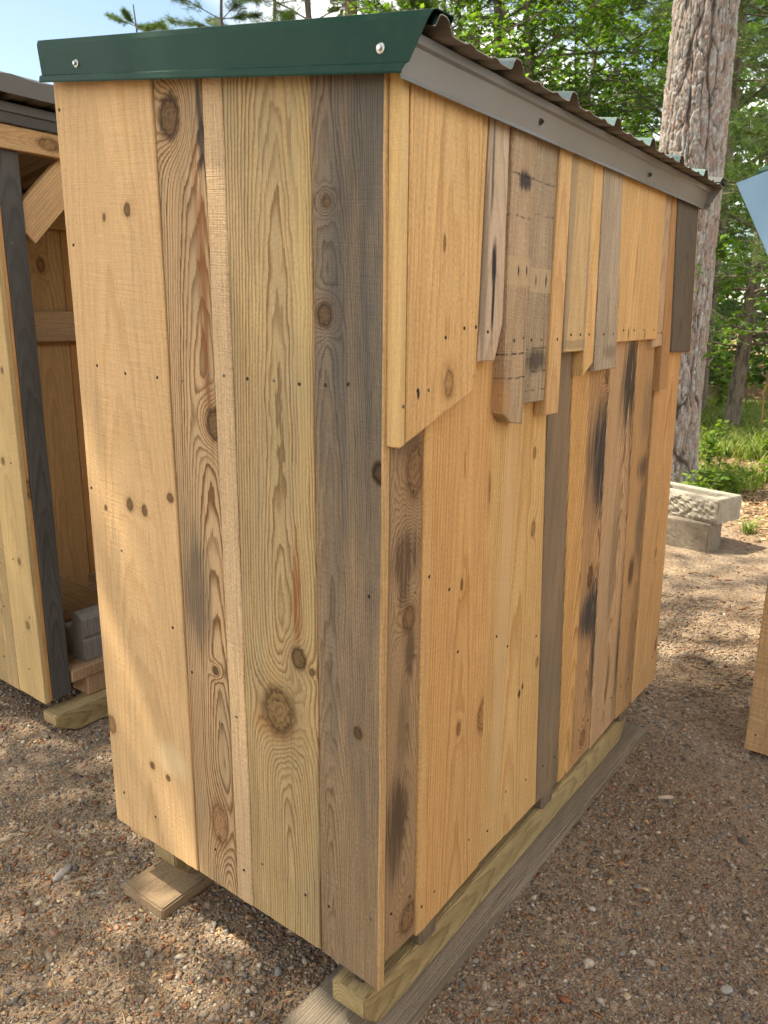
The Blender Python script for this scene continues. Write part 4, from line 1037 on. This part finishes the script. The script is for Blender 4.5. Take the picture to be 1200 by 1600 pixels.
tree('pine_tree', PA, 40.9, 21, 'darker thin pine trunk beside the bare trunk', group=G1, rz=2.9)
tree('pine_tree', PB, 48.3, 19.0, 'pine crown above the left part of the green trim', group=G1, sc=1.02, rz=1.9)
tree('pine_tree', PB, 52.2, 22.5, 'small pine top peeking over the trim at far left', group=G1, sc=.97, rz=4.4)
tree('pine_tree', PB, 44.6, 22.0, 'pine crown behind the middle of the green trim', group=G1, sc=1.2, rz=.4)
tree('pine_tree', PA, 36.0, 24, 'pine standing far behind, between the trim and the maples', group=G1, sc=1.0, rz=5.4)
# oaks outside the picture whose crowns dapple the sheds
OAK = broadleaf(13.5, .2, 3.4, .42, 36, 18, .080, OVAL, 71, sub=8)
for k, (x, y, sc, rz, lb) in enumerate(((-2.7, 5.7, 1.0, .2, 'tall leafy oak outside the picture, nearest beyond the left shed'), (-.4, 7.4, 1.0, 1.9, 'tall leafy oak outside the picture, farther behind the left shed'), (-6.3, 5.3, 1.0, 3.0, 'tall leafy oak outside the picture, left of the camera'))):
    r = empty('oak_tree', (x, y, float(gheight(x, y))), rz); r['own_frame'] = 1; r.scale = (sc,)*3
    tag(r, lb, 'tree', 'oaks shading the sheds')
    for nm, me in zip(('trunk', 'crown'), OAK): link(nm, me, r)

# big scaly trunk -----------------------------------------------------
def worley(u, v, per, seed):
    iu = np.floor(u).astype(int); iv = np.floor(v).astype(int); F1 = np.full(u.shape, 9.); F2 = F1.copy(); ID = np.zeros(u.shape)
    def h(a, b, s):
        n = (np.mod(a, per)*374761393 + b*668265263 + s*974634 + seed*31337) & 0x7fffffff
        n = ((n ^ (n >> 13))*1274126177) & 0x7fffffff
        return ((n ^ (n >> 16)) & 0xffff)/65535.0
    for du in (-1, 0, 1):
        for dv in (-1, 0, 1):
            a, b = iu+du, iv+dv; px = a+h(a, b, 1)*.9; py = b+h(a, b, 2)*.9
            dd = np.hypot(u-px, v-py); nid = h(a, b, 3); m = dd < F1
            F2 = np.where(m, F1, np.minimum(F2, dd)); ID = np.where(m, nid, ID); F1 = np.where(m, dd, F1)
    return F1, F2-F1, ID
def big_trunk():
    na, nh = 300, 600
    th = np.linspace(0, math.tau, na, endpoint=False); hz = np.concatenate([np.linspace(-.4, 5.6, nh-30), np.linspace(5.7, 19, 30)])
    TH, Z = np.meshgrid(th, hz)
    R = .335 - .012*Z + .07*np.exp(-np.maximum(Z+.1, 0)*3.0); R = np.maximum(R, .08)
    per = 30; U_ = TH/math.tau*per
    def pn(u, z, p_, seed):      # value noise periodic round the trunk
        w_ = TH/math.tau
        return vnoise(u+200, z+200, seed)*(1-w_) + vnoise(u+200-p_, z+200, seed)*w_
    wz = (vnoise(U_*.9+30, Z*4+30, 2)-.5)*.55 + (vnoise(U_*2.9+30, Z*17+30, 2)-.5)*.25
    cr1 = np.clip(np.abs(pn(U_*.9+wz*.6, Z*1.5, per*.9, 21)-.5)*2/.13, 0, 1)
    cr2 = np.clip(np.abs(pn(U_*1.9+wz*.8, Z*3.6, per*1.9, 22)-.5)*2/.15, 0, 1)
    cr3 = np.clip(np.abs(pn(U_*1.5, Z*9.5+wz*4, per*1.5, 23)-.5)*2/.18, 0, 1)
    f2_, e2, id2 = worley(U_*2.8+wz*1.4, Z*15 + (vnoise(U_*2.3+3, Z*9+9, 14)-.5)*2.2, int(per*2.8), 7)
    sc2 = np.clip(e2*5, 0, 1)
    plate = (cr1**.7)*(cr2**.6)*(.35+.65*cr3)
    fine = vnoise(U_*7+3, Z*75+3, 5)
    disp = plate*.016 + id2*.010*plate + sc2*.005 + fine*.005 + (vnoise(U_*.4, Z*.5, 9)-.5)*.02
    RR = R - .03 + disp
    V = np.stack([np.cos(TH)*RR, np.sin(TH)*RR, Z], -1).reshape(-1, 3)
    i = np.arange(na*nh).reshape(nh, na); j = np.roll(i, -1, 1)
    F = np.stack([i[:-1], j[:-1], j[1:], i[1:]], -1).reshape(-1, 4)
    c1 = np.array([.245, .215, .195]); c2 = np.array([.34, .325, .31]); c3 = np.array([.30, .225, .19]); cr = np.array([.055, .045, .04])
    tt = id2[..., None]
    C_ = np.where(tt < .35, c1, np.where(tt < .75, c2, c3))*(.72+.5*fine[..., None])
    mk = np.clip((plate-.12)*2.6, 0, 1)[..., None]*(.7+.3*sc2[..., None])
    C_ = cr*(1-mk) + C_*mk
    return fastmesh('trunk', V, F, C_.reshape(-1, 3), False, tint_mat('scaly_pine_bark', .92, .15, 60, .35))
bp = empty('pine_tree', (6.797, 1.495, GZ)); bp['own_frame'] = 1
tag(bp, 'big pine with thick scaly grey pink trunk behind the shed', 'tree')
link('trunk', big_trunk(), bp)
o = link('crown', PHI_[1], bp); o.scale = (1.25, 1.25, 1.25)

# far wood: one mass of foliage
def far_wood(n=110000):
    a = rng.uniform(4, 57, n); d = rng.uniform(21, 40, n)
    hmax = np.interp(a, [4, 18, 30, 44, 50, 53, 57], [15, 13, 10.5, 7.0, 5.5, 5, 4.5])*(.55+.75*vnoise(a*1.1+20, d*.0+5, 3))
    z = rng.random(n)**1.45*hmax
    x = CAM[0]+np.cos(np.radians(a))*d; y = CAM[1]+np.sin(np.radians(a))*d
    k = vnoise(x*.55+50, y*.55+z*.7+50, 6)*.6 + vnoise(a*1.3+50, z*.9+d*.12+50, 16)*.6 > .42 + .14*z/hmax
    P = np.stack([x, y, z], -1)[k]; n = len(P)
    pal = np.array([(.07, .135, .032), (.09, .17, .035), (.055, .105, .03), (.125, .21, .045), (.075, .12, .042)])
    v, f, c = leaves(P, .18, pick(n, pal, .2), RHOMB, .8)
    return fastmesh('far_wood', v, f, c, False, M_LEAF)
tag(link('far_wood', far_wood()), 'distant green wood closing the view behind the trees', 'wood', kind='stuff')

# ------------------------------------------------------------------ forest floor
def grass(n):
    x, y = sample_view(n, 6.0, 19, 1.5, 8, 30); k = (forest_mask(x, y) > .55) & (vnoise(x*.9+33, y*.9+12, 21) + .10*(np.hypot(x-CAM[0], y-CAM[1])-9.6) > .36+.25*rng.random(len(x)))
    x, y = x[k], y[k]; n = len(x); a = rng.uniform(0, 6.28, n); h = rng.uniform(.08, .30, n); ln = rng.uniform(.2, 1.0, n)*h
    w_ = .0035 + .0006*np.hypot(x-CAM[0], y-CAM[1]); z0 = gheight(x, y)
    P = []
    for t, wf in ((0, 1), (.55, .8), (1, .05)):
        px = x+np.cos(a)*ln*t*t; py = y+np.sin(a)*ln*t*t; pz = z0 + h*(t-.25*t*t)
        for s in (-1, 1): P.append(np.stack([px-np.sin(a)*w_*wf*s, py+np.cos(a)*w_*wf*s, pz], -1))
    P = np.stack(P, 1); b = np.arange(n)[:, None]*6
    F = np.concatenate([b+np.array([[0, 2, 3, 1]]), b+np.array([[2, 4, 5, 3]])])
    pal = np.array([(.17, .25, .045), (.22, .29, .06), (.13, .20, .035), (.32, .31, .12)])
    return fastmesh('grass', P.reshape(-1, 3), F, np.repeat(pick(n, pal, .15), 6, 0), False, M_GRASS)
tag(link('grass', grass(70000)), 'patchy green grass on the forest floor behind the block', 'grass', kind='stuff')
x, y = sample_view(22000, 4.2, 15, 1.3, 8, 34); k = forest_mask(x, y) > rng.random(len(x))*.6; x, y = x[k], y[k]
pal = np.array([(.36, .24, .13), (.28, .17, .085), (.44, .33, .19), (.22, .13, .07), (.5, .38, .24)])
v, f, c = leaves(np.stack([x, y, gheight(x, y)+.012], -1), .030, pick(len(x), pal, .15), OVAL, .45)
tag(link('leaf_litter', fastmesh('leaf_litter', v, f, c, False, tint_mat('dry_leaf', .85, .15, 30, .2))), 'dry tan leaf litter on the sunny forest floor', 'leaf litter', kind='stuff')
def seedling(seed, h, nst, size, spread):
    global rng
    keep = rng; rng = np.random.default_rng(seed); T = Tubes(); P = []
    for i in range(nst):
        a = rng.uniform(0, 6.28); sp = curve((0, 0, -.02), (math.cos(a)*spread, math.sin(a)*spread, 1), h*rng.uniform(.6, 1.1), 0, 6, .12)
        T.add(sp, np.linspace(.005, .002, len(sp)), 4)
        for q in sp[2:]:
            for j in range(4): P.append(q + rng.normal(0, 1, 3)*[.05, .05, .025])
    v, f, c = leaves(np.array(P), size, pick(len(P), np.array([(.15, .25, .03), (.19, .29, .04), (.11, .20, .03)]), .12), OVAL, .4)
    m = T.mesh('stem', M_BARKD), fastmesh('leaves', v, f, c, False, M_LEAF); rng = keep; return m
S1 = seedling(1, .62, 5, .055, .25); S2 = seedling(2, .34, 5, .045, .5); S3 = seedling(3, .25, 6, .04, .9)
def plant(ms, x, y, label, sc=1.0, rz=0, group='leafy plants on the forest floor'):
    r = empty('leafy_plant', (x, y, float(gheight(x, y))), rz); r['own_frame'] = 1; r.scale = (sc,)*3; tag(r, label, 'plant', group)
    link('stem', ms[0], r); link('leaves', ms[1], r)
plant(S1, 8.0, 1.35, 'tallest bright green leafy plant beside the big trunk')
plant(S2, 6.45, 1.02, 'low leafy plant between the trunk foot and the block', 1.0, 1)
plant(S2, 6.9, .83, 'leafy plant just behind the upper concrete block', 1.0, 2)
plant(S3, 8.3, .55, 'small spreading plant in the grass near the right edge', 1.3, 3)
plant(S3, 7.4, 1.12, 'small spreading plant right of the trunk foot', 1.2, 4)
plant(S1, 9.6, .95, 'dark leafy plant at the right edge of the grass', .8, 5)
# fern-like mid shrubs in the shade
for k, (ang, d, sc, lb) in enumerate(((13.2, 17.0, 1.6, 'low shrub in the shade beyond the grass, at the right edge'), (15.4, 16.0, 1.5, 'low shrub in the shade just right of the big trunk'))):
    x, y = polar(ang, d); plant(S1, x, y, lb, sc, k)
# grass tuft by the block
def tuft(seed, n=70, h=.22):
    r = np.random.default_rng(seed); P = []
    a = r.uniform(0, 6.28, n); hh = h*r.uniform(.5, 1.1, n); ln = hh*r.uniform(.3, 1.1, n); bx = r.normal(0, .025, n); by = r.normal(0, .025, n)
    for t, wf in ((0, 1), (.4, .9), (.75, .6), (1, .05)):
        px = bx+np.cos(a)*ln*t*t; py = by+np.sin(a)*ln*t*t; pz = hh*(t-.45*t*t*t)
        for s in (-1, 1): P.append(np.stack([px-np.sin(a)*.004*wf*s, py+np.cos(a)*.004*wf*s, pz-.01], -1))
    P = np.stack(P, 1); b = np.arange(n)[:, None]*8
    F = np.concatenate([b+np.array([[q, q+2, q+3, q+1]]) for q in (0, 2, 4)])
    pal = np.array([(.13, .22, .035), (.18, .26, .05), (.28, .28, .10)])
    return fastmesh('blades', P.reshape(-1, 3), F, np.repeat(pal[r.integers(0, 3, n)], 8, 0), False, M_GRASS)
r = empty('grass_tuft', (5.55, .36, float(gheight(5.55, .36)))); r['own_frame'] = 1; tag(r, 'long green grass tuft right of the concrete blocks', 'grass tuft'); link('blades', tuft(4), r)
# bent dead stalk
T = Tubes(); sx, sy = 11.9, 1.55; sz = float(gheight(sx, sy))
T.add([(0, 0, -.05), (.0, -.01, .35), (.01, .02, .62), (.0, -.10, 1.02)], [.014, .012, .012, .008], 6); T.add([(.0, -.10, 1.02), (.02, -.02, .80), (.0, .05, .58)], [.012, .009, .004], 5); T.add([(0, .0, .4), (.0, -.08, .22), (.0, -.14, .02)], [.006, .005, .003], 4)
me = T.mesh('stalk', plain('dry_stalk', (.42, .24, .09), .8))
o = link('dead_stalk', me, None, None, (sx, sy, sz)); tag(o, 'bent orange dead stalk standing in the grass', 'stalk')

# ------------------------------------------------------------------ a few single stones and chips worth naming
def stone(name, x, y, r, sq, colr, seed, label, flat=.6, rz=0.0, cat='stone'):
    g = np.random.default_rng(seed); v, f = ICO2_V.copy(), ICO2_F
    n = g.normal(0, 1, (7, 3)); n /= np.linalg.norm(n, axis=1)[:, None]
    for q in n:                                   # facets: flatten the sphere along a few planes
        d_ = v @ q; v = v - np.clip(d_-g.uniform(.55, .8), 0, None)[:, None]*q
    v = v*np.array([r, r*sq, r*flat])
    me = fastmesh(name, v, f, np.repeat(np.array([colr]), len(v), 0), False, M_STONE)
    o = link(name, me, None, None, (x, y, float(gheight(x, y))+r*flat*.5), rz); tag(o, label, cat)
stone('stone', .023, .350, .019, .62, (.23, .225, .215), 1, 'pointed grey slate stone left of the long grey plank', .7, .9)
stone('stone', -.142, .672, .015, .8, (.31, .27, .22), 2, 'rounded tan stone below the short tan plank', .6, .2)
stone('stone', .514, -.415, .014, .7, (.50, .40, .29), 3, 'smooth cream stone at the bottom edge, right of the plank', .55, .5)
stone('stone', .75, -.225, .012, .75, (.52, .48, .42), 4, 'small white stone on the gravel right of the skid', .6, 1.5)
stone('stone', -.263, .943, .014, .7, (.36, .20, .15), 5, 'reddish pink stone in the gravel at lower left', .55, 2.0)
stone('stone', .684, -.616, .018, .8, (.33, .31, .28), 6, 'flat grey stone near the bottom right corner', .5, 2.6)
stone('stone', .033, .613, .013, .8, (.17, .165, .16), 7, 'dark grey stone beside the short tan plank', .6, .4)
stone('wood_chip', 1.434, -.229, .040, .28, (.50, .40, .31), 8, 'pale curved wood chip on the ground right of the shed', .22, 2.4, 'chip')
stone('bark_piece', -.114, 1.149, .042, .36, (.33, .30, .28), 9, 'grey flaky bark piece on the gravel at lower left', .28, .3, 'bark')
